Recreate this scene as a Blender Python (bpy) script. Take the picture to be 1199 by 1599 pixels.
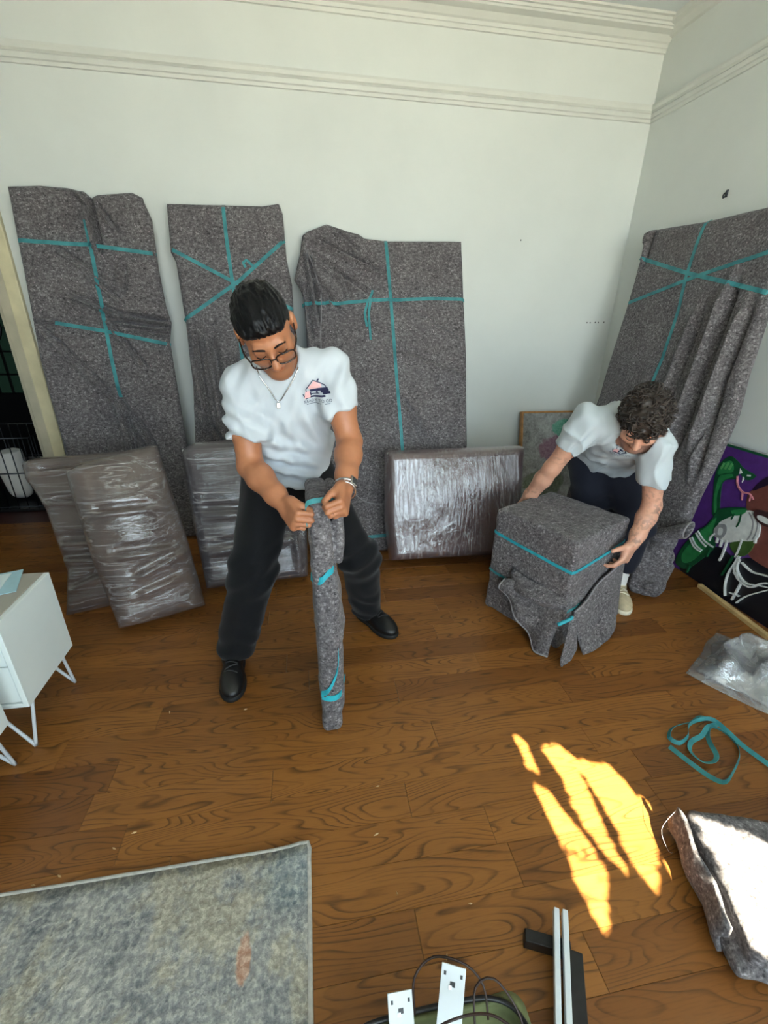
import bpy, bmesh, math, random
import numpy as np
from mathutils import Vector, Matrix
from mathutils.bvhtree import BVHTree

random.seed(7)
rng = np.random.default_rng(7)
scene = bpy.context.scene
col = scene.collection
for o in list(bpy.data.objects):
    bpy.data.objects.remove(o)

# ------------------------------------------------------------------ camera
cam_data = bpy.data.cameras.new('camera')
cam_data.sensor_fit = 'HORIZONTAL'
cam_data.sensor_width = 36.0
cam_data.lens = 697.0 / 1199.0 * 36.0
cam_data.clip_start = 0.02
cam = bpy.data.objects.new('camera', cam_data)
col.objects.link(cam)
cr, cu, cf = Vector((0.9863, -0.16419, 0.016)), Vector((0.05101, 0.3958, 0.91692)), Vector((0.15688, 0.90354, -0.39875))
cam.matrix_world = Matrix(((cr.x, cu.x, -cf.x, 0.0), (cr.y, cu.y, -cf.y, 0.0), (cr.z, cu.z, -cf.z, 1.38), (0, 0, 0, 1)))
scene.camera = cam

# ------------------------------------------------------------------ world, sun, exposure
world = bpy.data.worlds.new('sky')
scene.world = world
world.use_nodes = True
bg = world.node_tree.nodes['Background']
bg.inputs[0].default_value = (0.77, 0.885, 1.0, 1)
bg.inputs[1].default_value = 9.6
SUN_DIR = Vector((-0.05, 0.693, -0.72)).normalized()      # the way the light travels
sun_data = bpy.data.lights.new('sun', 'SUN')
sun_data.energy = 85.0
sun_data.angle = math.radians(0.14)
sun_data.color = (1.0, 0.90, 0.72)
sun = bpy.data.objects.new('sun', sun_data)
col.objects.link(sun)
sun.rotation_euler = SUN_DIR.to_track_quat('-Z', 'Y').to_euler()
sun.location = (0.5, -6, 7)
WIN = (-0.65, 1.95, 0.45, 2.62)                            # window opening x0, x1, z0, z1 in the front wall
YF = -1.3
por = bpy.data.lights.new('window_portal', 'AREA')
por.shape = 'RECTANGLE'; por.size = WIN[1]-WIN[0]; por.size_y = WIN[3]-WIN[2]
por.cycles.is_portal = True
po = bpy.data.objects.new('window_portal', por); col.objects.link(po)
po.location = ((WIN[0]+WIN[1])/2, YF-0.14, (WIN[2]+WIN[3])/2); po.rotation_euler = (math.radians(90), 0, 0)
scene.view_settings.view_transform = 'Standard'
scene.view_settings.look = 'None'
scene.view_settings.gamma = 1.0
scene.view_settings.use_curve_mapping = False
scene.view_settings.exposure = 0.12

# ------------------------------------------------------------------ helpers
YW, XW, ZC = 3.26, 2.24, 2.99          # back wall, right wall, ceiling
LOC = {}                               # world place of each empty

def srgb(r, g, b):
    f = lambda c: (c/255/12.92) if c <= 10 else (((c/255)+0.055)/1.055)**2.4
    return (f(r), f(g), f(b), 1.0)

def tag(o, label=None, cat=None, group=None, kind=None):
    if label: o['label'] = label
    if cat: o['category'] = cat
    if group: o['group'] = group
    if kind: o['kind'] = kind
    return o

def thing(name, label, cat, loc=(0, 0, 0), group=None, kind=None):
    o = bpy.data.objects.new(name, None); col.objects.link(o)
    o.empty_display_size = 0.1
    o.location = loc; LOC[o.name] = Vector(loc)
    return tag(o, label, cat, group, kind)

def wloc(o):
    v = Vector((0, 0, 0))
    while o:
        v += LOC.get(o.name, Vector(o.location)); o = o.parent
    return v

def mesh(name, verts, faces, mat, parent=None, smooth=True, colr=None):
    """one mesh object; verts are world places"""
    me = bpy.data.meshes.new(name)
    V = np.asarray(verts, np.float32)
    o = bpy.data.objects.new(name, me); col.objects.link(o)
    if parent:
        o.parent = parent; V = V - np.array(wloc(parent), np.float32)
    if isinstance(faces, np.ndarray):
        n, k = faces.shape
        me.vertices.add(len(V)); me.vertices.foreach_set('co', V.ravel())
        me.loops.add(n*k); me.loops.foreach_set('vertex_index', faces.astype(np.int32).ravel())
        me.polygons.add(n); me.polygons.foreach_set('loop_start', np.arange(0, n*k, k, dtype=np.int32))
        me.update(calc_edges=True)
    else:
        me.from_pydata(V.tolist(), [], faces)
    if smooth:
        me.polygons.foreach_set('use_smooth', np.ones(len(me.polygons), bool))
    if colr is not None:
        a = me.color_attributes.new('Col', 'FLOAT_COLOR', 'POINT')
        c4 = np.ones((len(V), 4), np.float32); c4[:, :3] = colr
        a.data.foreach_set('color', c4.ravel())
    if mat: me.materials.append(mat)
    me.validate()
    LOC[o.name] = Vector((0, 0, 0))
    return o

def bvh(o):
    w = np.array(wloc(o))
    me = o.data
    co = np.empty(len(me.vertices)*3, np.float32); me.vertices.foreach_get('co', co)
    return BVHTree.FromPolygons((co.reshape(-1, 3)+w).tolist(), [list(p.vertices) for p in me.polygons])

def bm_mesh(name, bm, mat, parent=None, smooth=False):
    V = [v.co.copy() for v in bm.verts]; bm.verts.index_update()
    F = [[v.index for v in f.verts] for f in bm.faces]
    bm.free()
    return mesh(name, V, F, mat, parent, smooth)

def box(name, c, size, mat, parent=None, rot=None, bevel=0.0, seg=2):
    """bevelled block: centre c, full size, rot a 3x3 Matrix"""
    bm = bmesh.new(); bmesh.ops.create_cube(bm, size=1.0)
    for v in bm.verts: v.co = Vector((v.co.x*size[0], v.co.y*size[1], v.co.z*size[2]))
    if bevel > 0: bmesh.ops.bevel(bm, geom=list(bm.edges), offset=bevel, segments=seg, affect='EDGES', profile=0.5)
    M = rot if rot is not None else Matrix.Identity(3)
    for v in bm.verts: v.co = M @ v.co + Vector(c)
    return bm_mesh(name, bm, mat, parent, smooth=False)

def rotz(a): return Matrix.Rotation(a, 3, 'Z')

def spline(pts, step=0.01, closed=False):
    """Catmull-Rom through pts, evenly resampled"""
    P = [Vector(p) for p in pts]; n = len(P); out = []
    for i in range(n if closed else n-1):
        if closed: a, b, c, d = P[(i-1) % n], P[i], P[(i+1) % n], P[(i+2) % n]
        else: a, b, c, d = P[max(i-1, 0)], P[i], P[i+1], P[min(i+2, n-1)]
        m = max(2, int((c-b).length/step))
        for k in range(m):
            t = k/m
            out.append(0.5*((2*b)+(c-a)*t+(2*a-5*b+4*c-d)*t*t+(3*b-a-3*c+d)*t**3))
    if not closed: out.append(P[-1])
    return out

def tube(name, pts, r, mat, parent=None, sides=8, closed=False, smooth_path=True, step=0.012):
    P = spline(pts, step, closed) if smooth_path else [Vector(p) for p in pts]
    n = len(P); V = []; F = []; prev = None
    for i, p in enumerate(P):
        if closed: t = (P[(i+1) % n]-P[i-1]).normalized()
        else: t = (P[min(i+1, n-1)]-P[max(i-1, 0)]).normalized()
        a = Vector((0, 0, 1)) if prev is None else prev
        if abs(a.dot(t)) > 0.95: a = Vector((1, 0, 0))
        u = (a-t*a.dot(t)).normalized(); w = t.cross(u); prev = u
        rr = r(i/max(1, n-1)) if callable(r) else r
        for k in range(sides):
            q = 2*math.pi*k/sides
            V.append(p+(u*math.cos(q)+w*math.sin(q))*rr)
    m = n if closed else n-1
    for i in range(m):
        for k in range(sides):
            j = (i+1) % n
            F.append((i*sides+k, i*sides+(k+1) % sides, j*sides+(k+1) % sides, j*sides+k))
    if not closed:
        F.append(tuple(range(sides))[::-1]); F.append(tuple(range((n-1)*sides, n*sides)))
    return mesh(name, V, F, mat, parent)

def prism(name, poly, d0, d1, frame, mat, parent=None, smooth=False):
    """polygon (2-D) in frame (O, X, Y, N) pushed from depth d0 to d1 along N"""
    O, X, Y, N = [Vector(f) for f in frame]; n = len(poly)
    V = [O+X*p[0]+Y*p[1]+N*d for d in (d0, d1) for p in poly]
    F = [tuple(range(n))[::-1], tuple(range(n, 2*n))]+[(i, (i+1) % n, n+(i+1) % n, n+i) for i in range(n)]
    return mesh(name, V, F, mat, parent, smooth)

def ribbon(name, P, S, w, th, mat, parent=None, off=None):
    """flat strap: path P, side vectors S, width w, thickness th"""
    n = len(P); V = []; F = []
    for i in range(n):
        t = (P[min(i+1, n-1)]-P[max(i-1, 0)]).normalized()
        s = S[i].normalized(); nn = s.cross(t).normalized()
        for a, b in ((-1, -1), (1, -1), (1, 1), (-1, 1)):
            V.append(P[i]+s*(a*w/2)+nn*(b*th/2))
    for i in range(n-1):
        for k in range(4):
            F.append((i*4+k, i*4+(k+1) % 4, i*4+4+(k+1) % 4, i*4+4+k))
    F.append((3, 2, 1, 0)); F.append((n*4-4, n*4-3, n*4-2, n*4-1))
    return mesh(name, V, F, mat, parent, smooth=False)

# ---- value noise
_perm = np.random.default_rng(3).random(4096).astype(np.float32)
def vnoise(P, seed=0):
    P = np.asarray(P, np.float32)
    I = np.floor(P).astype(np.int64); f = P-I; f = f*f*(3-2*f)
    def h(x, y, z): return _perm[(x*374761+y*668265+z*2147483+seed*9176+((x*y) & 1023)*31) & 4095]
    x, y, z = I[..., 0], I[..., 1], I[..., 2]
    fx, fy, fz = f[..., 0], f[..., 1], f[..., 2]
    l = lambda a, b, t: a+(b-a)*t
    return l(l(l(h(x, y, z), h(x+1, y, z), fx), l(h(x, y+1, z), h(x+1, y+1, z), fx), fy),
             l(l(h(x, y, z+1), h(x+1, y, z+1), fx), l(h(x, y+1, z+1), h(x+1, y+1, z+1), fx), fy), fz)*2-1

# ---- signed-distance modelling
def nv(v): v = np.asarray(v, float); return v/np.linalg.norm(v)
class Field:
    def __init__(s): s.ops = []; s.disp = []
    def add(s, fn, lo, hi, k=0.02, op='u'): s.ops.append((fn, np.asarray(lo, float), np.asarray(hi, float), k, op)); return s
    def cone(s, a, b, ra, rb, k=0.02, op='u'):
        a = np.asarray(a, float); b = np.asarray(b, float); ba = b-a; L = max(ba@ba, 1e-12)
        def fn(p):
            t = np.clip(((p-a)@ba)/L, 0, 1)
            return np.linalg.norm(p-a-t[:, None]*ba, axis=1)-(ra+(rb-ra)*t)
        r = max(ra, rb)
        return s.add(fn, np.minimum(a, b)-r, np.maximum(a, b)+r, k, op)
    def chain(s, pts, rad, k=0.02):
        for i in range(len(pts)-1): s.cone(pts[i], pts[i+1], rad[i], rad[i+1], k)
        return s
    def ball(s, c, r, k=0.02, op='u', R=None):
        """ellipsoid; R rows are its own axes"""
        c = np.asarray(c, float); r = np.asarray(r if np.ndim(r) else (r, r, r), float)
        R = np.eye(3) if R is None else np.asarray(R, float)
        def fn(p):
            q = (p-c)@R.T
            k0 = np.linalg.norm(q/r, axis=1); k1 = np.linalg.norm(q/(r*r), axis=1)+1e-9
            return k0*(k0-1)/k1
        m = r.max()
        return s.add(fn, c-m, c+m, k, op)
    def slab(s, a, b, side, wa, da, wb, db, k=0.03, op='u'):
        """elliptical tapered limb a->b, half widths along side and half depths across"""
        a = np.asarray(a, float); b = np.asarray(b, float); ax = b-a; L = np.linalg.norm(ax); ax = ax/L
        sd = np.asarray(side, float); sd = nv(sd-ax*(sd@ax)); dp = np.cross(ax, sd)
        def fn(p):
            q = p-a; t = q@ax; tc = np.clip(t, 0, L); f = tc/L
            w = wa+(wb-wa)*f; d = da+(db-da)*f; u = q@sd; v = q@dp; e = t-tc
            mn = np.minimum(w, d)
            k0 = np.sqrt((u/w)**2+(v/d)**2+(e/mn)**2); k1 = np.sqrt((u/w**2)**2+(v/d**2)**2+(e/mn**2)**2)+1e-9
            return k0*(k0-1)/k1
        m = max(wa, wb, da, db)
        return s.add(fn, np.minimum(a, b)-m, np.maximum(a, b)+m, k, op)
    def rbox(s, c, R, half, r, k=0.02, op='u'):
        c = np.asarray(c, float); R = np.asarray(R, float); half = np.asarray(half, float)
        def fn(p):
            q = np.abs((p-c)@R.T)-half+r
            return np.linalg.norm(np.maximum(q, 0), axis=1)+np.minimum(q.max(axis=1), 0)-r
        m = np.linalg.norm(half)
        return s.add(fn, c-m, c+m, k, op)
    def cut(s, pt, n, r=9.0, k=0.004):
        """remove what lies on the +n side of pt, within r of pt"""
        pt = np.asarray(pt, float); n = nv(n)
        def fn(p):
            d = -((p-pt)@n)
            return np.maximum(d, np.linalg.norm(p-pt, axis=1)-r)
        return s.add(fn, pt-r, pt+r, k, 's')
    def sleeve(s, a, b, ra, rb, k=0.03, lip=0.007):
        """cloth tube open at b"""
        a = np.asarray(a, float); b = np.asarray(b, float); ba = b-a; L2 = ba@ba; ax = ba/math.sqrt(L2)
        def fn(p):
            q = p-a; t = (q@ba)/L2; tc = np.clip(t, 0, 1.3); rr = ra+(rb-ra)*tc
            rad = np.linalg.norm(q-tc[:, None]*ba, axis=1)
            end = (p-b)@ax
            d = np.maximum(rad-rr, end)
            return d
        r = max(ra, rb)
        return s.add(fn, np.minimum(a, b)-r, np.maximum(a, b)+r, k)
    def eval(s, P):
        d = np.full(len(P), 9.0)
        Q = P
        for f in s.disp: Q = f(Q)
        qlo, qhi = Q.min(0), Q.max(0)
        for fn, lo, hi, k, op in s.ops:
            l_, h_ = lo-k-0.03, hi+k+0.03
            if (qhi < l_).any() or (qlo > h_).any(): continue
            m = np.all((Q > l_) & (Q < h_), axis=1)
            if not m.any(): continue
            e = fn(Q[m]); c = d[m]
            if op == 'u':
                h = np.clip(0.5+0.5*(c-e)/k, 0, 1); d[m] = c*(1-h)+e*h-k*h*(1-h)
            else:
                h = np.clip(0.5-0.5*(c+e)/k, 0, 1); d[m] = c*(1-h)+(-e)*h+k*h*(1-h)
        return d
    def bounds(s):
        U = [(lo, hi) for fn, lo, hi, k, op in s.ops if op == 'u']
        return np.min([u[0] for u in U], axis=0), np.max([u[1] for u in U], axis=0)
    def build(s, res, post=None, pad=0.02):
        lo, hi = s.bounds(); lo = lo-pad; hi = hi+pad; B = 4
        n = np.ceil((hi-lo)/(res*B)).astype(int)+1
        g = np.stack(np.meshgrid(*[np.arange(k) for k in n], indexing='ij'), -1)
        ev = (lambda P: s.eval(P)+post(P)) if post else s.eval
        cd = s.eval(lo+g.reshape(-1, 3)*res*B).reshape(n)
        near = np.abs(cd) < res*B*1.9+(0.02 if post else 0.004)
        act = np.zeros(n, bool)
        for dx in (0, 1):
            for dy in (0, 1):
                for dz in (0, 1):
                    act[:n[0]-dx, :n[1]-dy, :n[2]-dz] |= near[dx:, dy:, dz:]
        D = np.where(cd < 0, -1.0, 1.0).astype(np.float32)
        D = np.repeat(np.repeat(np.repeat(D, B, 0), B, 1), B, 2)
        A = np.argwhere(act); A = A[np.lexsort((A[:, 2], A[:, 1]//4, A[:, 0]//4, A[:, 2]//4))]
        off = np.stack(np.meshgrid(*[np.arange(B)]*3, indexing='ij'), -1).reshape(-1, 3)
        I = (A[:, None, :]*B+off[None]).reshape(-1, 3)
        for a in range(0, len(I), 16384):
            J = I[a:a+16384]
            D[J[:, 0], J[:, 1], J[:, 2]] = ev(lo+J*res)
        S = D < 0
        c8 = [(x, y, z) for x in (0, 1) for y in (0, 1) for z in (0, 1)]
        N = np.array(D.shape)-1
        cnt = np.zeros(N, np.int8)
        for x, y, z in c8: cnt += S[x:N[0]+x, y:N[1]+y, z:N[2]+z]
        cells = np.argwhere((cnt > 0) & (cnt < 8))
        val = np.stack([D[cells[:, 0]+x, cells[:, 1]+y, cells[:, 2]+z] for x, y, z in c8], 1)
        acc = np.zeros((len(cells), 3)); w = np.zeros(len(cells))
        C8 = np.array(c8, float)
        for i in range(8):
            for ax in range(3):
                if c8[i][ax] == 0:
                    j = i+(4, 2, 1)[ax]
                    va, vb = val[:, i], val[:, j]; m = (va < 0) != (vb < 0)
                    t = np.where(m, va/np.where(va == vb, 1, va-vb), 0)
                    p = C8[i]+np.outer(t, C8[j]-C8[i])
                    acc[m] += p[m]; w[m] += 1
        V = lo+(cells+acc/w[:, None])*res
        idx = np.full(N, -1, np.int32); idx[cells[:, 0], cells[:, 1], cells[:, 2]] = np.arange(len(cells))
        F = []
        for ax in range(3):
            sl0 = [slice(1, N[k]) for k in range(3)]; sl1 = list(sl0)
            sl0[ax] = slice(0, N[ax]); sl1[ax] = slice(1, N[ax]+1)
            s0, s1 = S[tuple(sl0)], S[tuple(sl1)]
            for flip, m in ((0, s0 & ~s1), (1, ~s0 & s1)):
                e = np.argwhere(m)
                if not len(e): continue
                e = e+1; e[:, ax] -= 1
                u, v = (ax+1) % 3, (ax+2) % 3
                q = []
                for du, dv in ((0, 0), (1, 0), (1, 1), (0, 1)):
                    k = e.copy(); k[:, u] -= du; k[:, v] -= dv; q.append(idx[k[:, 0], k[:, 1], k[:, 2]])
                q = np.stack(q, 1)
                F.append(q[:, ::-1] if flip else q)
        F = np.concatenate(F); F = F[(F >= 0).all(1)]
        return V, F

# ------------------------------------------------------------------ materials
class NT:
    def __init__(s, name):
        s.m = bpy.data.materials.new(name); s.m.use_nodes = True
        s.t = s.m.node_tree; s.b = s.t.nodes['Principled BSDF']; s.out = s.t.nodes['Material Output']
    def n(s, typ, **kw):
        x = s.t.nodes.new(typ)
        for k, v in kw.items():
            if k.startswith('i_'):
                key = k[2:]
                x.inputs[int(key) if key.isdigit() else key.replace('_', ' ')].default_value = v
            else: setattr(x, k, v)
        return x
    def l(s, a, b): s.t.links.new(a, b)
    def math(s, op, a, b=None, clamp=False):
        x = s.n('ShaderNodeMath', operation=op, use_clamp=clamp)
        for i, v in enumerate((a, b)):
            if v is None: continue
            if isinstance(v, (int, float)): x.inputs[i].default_value = v
            else: s.l(v, x.inputs[i])
        return x.outputs[0]
    def vec(s, op, a, b):
        x = s.n('ShaderNodeVectorMath', operation=op)
        for i, v in enumerate((a, b)):
            if isinstance(v, tuple): x.inputs[i].default_value = v
            else: s.l(v, x.inputs[i])
        return x.outputs[0]
    def noise(s, vec, scale, detail=3, rough=0.55, dist=0.0):
        x = s.n('ShaderNodeTexNoise', i_Scale=scale, i_Detail=detail, i_Roughness=rough, i_Distortion=dist)
        if vec is not None: s.l(vec, x.inputs['Vector'])
        return x.outputs['Fac']
    def ramp(s, fac, stops, interp='LINEAR'):
        x = s.n('ShaderNodeValToRGB'); e = x.color_ramp.elements; x.color_ramp.interpolation = interp
        while len(e) < len(stops): e.new(0.5)
        for i, (p, c) in enumerate(stops): e[i].position = p; e[i].color = c if len(c) == 4 else (*c, 1)
        s.l(fac, x.inputs[0]); return x.outputs[0]
    def mix(s, fac, a, b, blend='MIX'):
        x = s.n('ShaderNodeMix', data_type='RGBA', blend_type=blend)
        for i, v in ((0, fac), (6, a), (7, b)):
            if isinstance(v, (int, float, tuple)): x.inputs[i].default_value = v
            else: s.l(v, x.inputs[i])
        return x.outputs[2]
    def bump(s, h, strength=0.3, dist=0.002):
        x = s.n('ShaderNodeBump', i_Strength=strength, i_Distance=dist)
        s.l(h, x.inputs['Height']); s.l(x.outputs[0], s.b.inputs['Normal']); return x.outputs[0]
    def base(s, c):
        if isinstance(c, tuple): s.b.inputs['Base Color'].default_value = c
        else: s.l(c, s.b.inputs['Base Color'])
    def set(s, **kw):
        for k, v in kw.items(): s.b.inputs[k.replace('_', ' ')].default_value = v
    @property
    def pos(s): return s.n('ShaderNodeNewGeometry').outputs['Position']

def plain(name, c, rough=0.5, metal=0.0, var=0.06, scale=12.0, spec=0.5, bump=0.0, bscale=80.0):
    t = NT(name); p = t.pos
    f = t.noise(p, scale, 4)
    d = tuple(max(0, x*(1-var*2.2)) for x in c[:3])+(1,); u = tuple(min(1, x*(1+var*2.2)) for x in c[:3])+(1,)
    t.base(t.ramp(f, [(0.3, d), (0.7, u)]))
    t.set(Roughness=rough, Metallic=metal); t.b.inputs['Specular IOR Level'].default_value = spec
    if bump: t.bump(t.noise(p, bscale, 3), bump)
    return t.m

def m_wood():
    t = NT('oak_floor'); r = t.n('ShaderNodeObjectInfo').outputs['Random']
    off = t.n('ShaderNodeCombineXYZ'); t.l(t.math('MULTIPLY', r, 37.0), off.inputs[0]); t.l(t.math('MULTIPLY', r, 91.0), off.inputs[1])
    p = t.vec('ADD', t.pos, off.outputs[0])
    # cathedral figure: contour lines of a stretched noise, roughened by fibres
    q = t.vec('MULTIPLY', p, (1.35, 8.0, 1.0))
    c = t.math('ADD', t.noise(q, 1.25, 1, 0.4, 0.25), t.math('MULTIPLY', t.noise(t.vec('MULTIPLY', p, (14.0, 60.0, 1)), 1.0, 2), 0.008))
    s = t.math('FRACT', t.math('MULTIPLY', c, 21.0))
    line = t.ramp(s, [(0.0, (0.45, 0.45, 0.45)), (0.05, (1, 1, 1)), (0.14, (0.7, 0.7, 0.7)), (0.32, (0.06, 0.06, 0.06)), (0.95, (0, 0, 0)), (1.0, (0.45, 0.45, 0.45))])
    brk = t.ramp(t.noise(t.vec('MULTIPLY', p, (2.2, 10.0, 1)), 1.6, 3), [(0.32, (0.15, 0.15, 0.15)), (0.58, (1, 1, 1))])
    pore = t.ramp(t.noise(t.vec('MULTIPLY', p, (16.0, 230.0, 1)), 1.0, 2), [(0.50, (0, 0, 0)), (0.74, (1, 1, 1))])
    g = t.math('MULTIPLY', line, brk)
    g = t.math('ADD', g, t.math('MULTIPLY', pore, 0.30), True)
    soft = t.noise(t.vec('MULTIPLY', p, (1.2, 9.0, 1)), 1.3, 3)
    light = t.mix(soft, srgb(124, 78, 34), srgb(162, 108, 52))
    dark = t.mix(0.55, light, srgb(84, 44, 18))
    tone = t.mix(t.ramp(r, [(0.25, (0, 0, 0)), (1, (1, 1, 1))]), light, dark)
    t.base(t.mix(t.math('MULTIPLY', g, 0.72), tone, srgb(48, 24, 9)))
    t.set(Roughness=0.36)
    t.b.inputs['Specular IOR Level'].default_value = 0.40
    t.bump(t.math('SUBTRACT', 1.0, g), 0.10, 0.0005)
    return t.m

def m_blanket(name, tint=(1, 1, 1)):
    t = NT(name); p = t.pos
    a = t.noise(p, 150.0, 2, 0.6); b = t.noise(t.vec('MULTIPLY', p, (1, 1.3, 1.5)), 60.0, 3, 0.6); lo = t.noise(p, 7.0, 3)
    f = t.math('ADD', t.math('MULTIPLY', a, 0.45), t.math('MULTIPLY', b, 0.55))
    c = t.ramp(f, [(0.34, srgb(58, 55, 56)), (0.44, srgb(92, 88, 89)), (0.55, srgb(115, 111, 112)), (0.68, srgb(168, 164, 166))])
    v = t.n('ShaderNodeTexVoronoi', i_Scale=48.0, i_Randomness=1.0); t.l(p, v.inputs['Vector'])
    fl = t.ramp(v.outputs['Distance'], [(0.09, (1, 1, 1)), (0.16, (0, 0, 0))])
    sel = t.ramp(v.outputs['Color'], [(0.58, (0, 0, 0)), (0.66, (1, 1, 1))])
    c = t.mix(t.math('MULTIPLY', fl, sel), c, t.mix(t.noise(p, 30, 1), srgb(205, 200, 205), srgb(150, 120, 125)))
    c = t.mix(1.0, c, t.ramp(lo, [(0.3, (0.80, 0.78, 0.79)), (0.7, (1.0, 1.0, 1.0))]), 'MULTIPLY')
    t.base(t.mix(1.0, c, (*tint, 1), 'MULTIPLY'))
    t.set(Roughness=0.95); t.b.inputs['Specular IOR Level'].default_value = 0.15
    t.b.inputs['Sheen Weight'].default_value = 0.12
    t.bump(t.math('ADD', f, t.math('MULTIPLY', t.noise(p, 45.0, 4), 0.7)), 0.35, 0.003)
    return t.m

def m_strap():
    t = NT('teal_webbing'); p = t.pos
    t.base(t.ramp(t.noise(p, 14.0, 4), [(0.3, srgb(34, 106, 112)), (0.7, srgb(66, 150, 154))]))
    t.set(Roughness=0.6); t.bump(t.noise(p, 500.0, 1), 0.3, 0.0008)
    return t.m

def m_film(name, axis, milky=0.10, amt=0.55, bs=0.5):
    """clear stretch film, wrinkles stretched along the wrapping direction"""
    t = NT(name); p = t.pos
    sc = {'x': (3.0, 30.0, 60.0), 'z': (60.0, 30.0, 3.0)}[axis]
    q = t.vec('MULTIPLY', p, sc)
    n1 = t.noise(q, 1.0, 5, 0.62, 0.6)
    n2 = t.noise(p, 9.0, 5, 0.6, 1.2)
    h = t.math('ADD', n1, t.math('MULTIPLY', n2, 0.7))
    bn = t.n('ShaderNodeBump', i_Strength=bs, i_Distance=0.012); t.l(h, bn.inputs['Height'])
    gl = t.n('ShaderNodeBsdfGlossy', i_Roughness=0.09); gl.inputs['Color'].default_value = (1, 1, 1, 1); t.l(bn.outputs[0], gl.inputs['Normal'])
    tr = t.n('ShaderNodeBsdfTransparent'); tr.inputs['Color'].default_value = (0.97, 0.97, 0.97, 1)
    df = t.n('ShaderNodeBsdfDiffuse'); df.inputs['Color'].default_value = srgb(214, 208, 208); t.l(bn.outputs[0], df.inputs['Normal'])
    milk = t.math('ADD', t.math('MULTIPLY', t.ramp(n1, [(0.55, (0, 0, 0)), (0.80, (1, 1, 1))]), 0.30), milky, True)
    n3 = t.noise(t.vec('MULTIPLY', p, tuple(x*0.16 for x in sc)), 2.2, 3, 0.5, 0.8)
    ln = t.ramp(t.math('ABSOLUTE', t.math('SUBTRACT', n3, 0.5)), [(0.0, (1, 1, 1)), (0.025, (0, 0, 0))])
    milk = t.math('ADD', milk, t.math('MULTIPLY', ln, 0.38), True)
    m1 = t.n('ShaderNodeMixShader'); t.l(milk, m1.inputs[0]); t.l(tr.outputs[0], m1.inputs[1]); t.l(df.outputs[0], m1.inputs[2])
    fr = t.n('ShaderNodeLayerWeight', i_Blend=0.5); t.l(bn.outputs[0], fr.inputs['Normal'])
    fa = t.math('ADD', t.math('MULTIPLY', t.math('POWER', fr.outputs['Facing'], 3.0), 0.7), amt*0.2, True)
    m2 = t.n('ShaderNodeMixShader'); t.l(fa, m2.inputs[0]); t.l(m1.outputs[0], m2.inputs[1]); t.l(gl.outputs[0], m2.inputs[2])
    t.l(m2.outputs[0], t.out.inputs['Surface'])
    return t.m

def m_polythene():
    t = NT('clear_polythene'); p = t.pos
    h = t.noise(p, 11.0, 5, 0.55, 1.8)
    bn = t.n('ShaderNodeBump', i_Strength=0.5, i_Distance=0.02); t.l(h, bn.inputs['Height'])
    gl = t.n('ShaderNodeBsdfGlossy', i_Roughness=0.13); t.l(bn.outputs[0], gl.inputs['Normal'])
    tr = t.n('ShaderNodeBsdfTransparent'); tr.inputs['Color'].default_value = (0.93, 0.94, 0.95, 1)
    df = t.n('ShaderNodeBsdfDiffuse'); df.inputs['Color'].default_value = srgb(226, 228, 230)
    tl = t.n('ShaderNodeBsdfTranslucent'); tl.inputs['Color'].default_value = srgb(226, 228, 230)
    md = t.n('ShaderNodeMixShader', i_0=0.4); t.l(df.outputs[0], md.inputs[1]); t.l(tl.outputs[0], md.inputs[2])
    m1 = t.n('ShaderNodeMixShader'); t.l(t.ramp(h, [(0.35, (0.10, 0.10, 0.10)), (0.7, (0.46, 0.46, 0.46))]), m1.inputs[0]); t.l(tr.outputs[0], m1.inputs[1]); t.l(md.outputs[0], m1.inputs[2])
    m2 = t.n('ShaderNodeMixShader', i_0=0.13); t.l(m1.outputs[0], m2.inputs[1]); t.l(gl.outputs[0], m2.inputs[2])
    t.l(m2.outputs[0], t.out.inputs['Surface'])
    return t.m

def m_skin(name, c):
    t = NT(name); a = t.n('ShaderNodeVertexColor', layer_name='Col')
    f = t.ramp(t.noise(t.pos, 60.0, 4), [(0.3, (0.92, 0.90, 0.89)), (0.7, (1.0, 1.0, 1.0))])
    t.base(t.mix(1.0, t.mix(1.0, a.outputs[0], c, 'MULTIPLY'), f, 'MULTIPLY'))
    t.set(Roughness=0.48); t.b.inputs['Subsurface Weight'].default_value = 0.12
    t.b.inputs['Subsurface Radius'].default_value = (0.012, 0.005, 0.003)
    t.bump(t.noise(t.pos, 400.0, 2), 0.12, 0.0006)
    return t.m

def m_cloth(name, c, rough=0.85, scale=9.0, var=0.05):
    t = NT(name); p = t.pos
    u = tuple(min(1, x*(1+var)) for x in c[:3])+(1,); d = tuple(x*(1-var) for x in c[:3])+(1,)
    t.base(t.ramp(t.noise(p, scale, 4), [(0.3, d), (0.7, u)]))
    t.set(Roughness=rough); t.b.inputs['Specular IOR Level'].default_value = 0.2; t.b.inputs['Sheen Weight'].default_value = 0.1
    t.bump(t.noise(p, 700.0, 2), 0.12, 0.0006)
    return t.m

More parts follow.
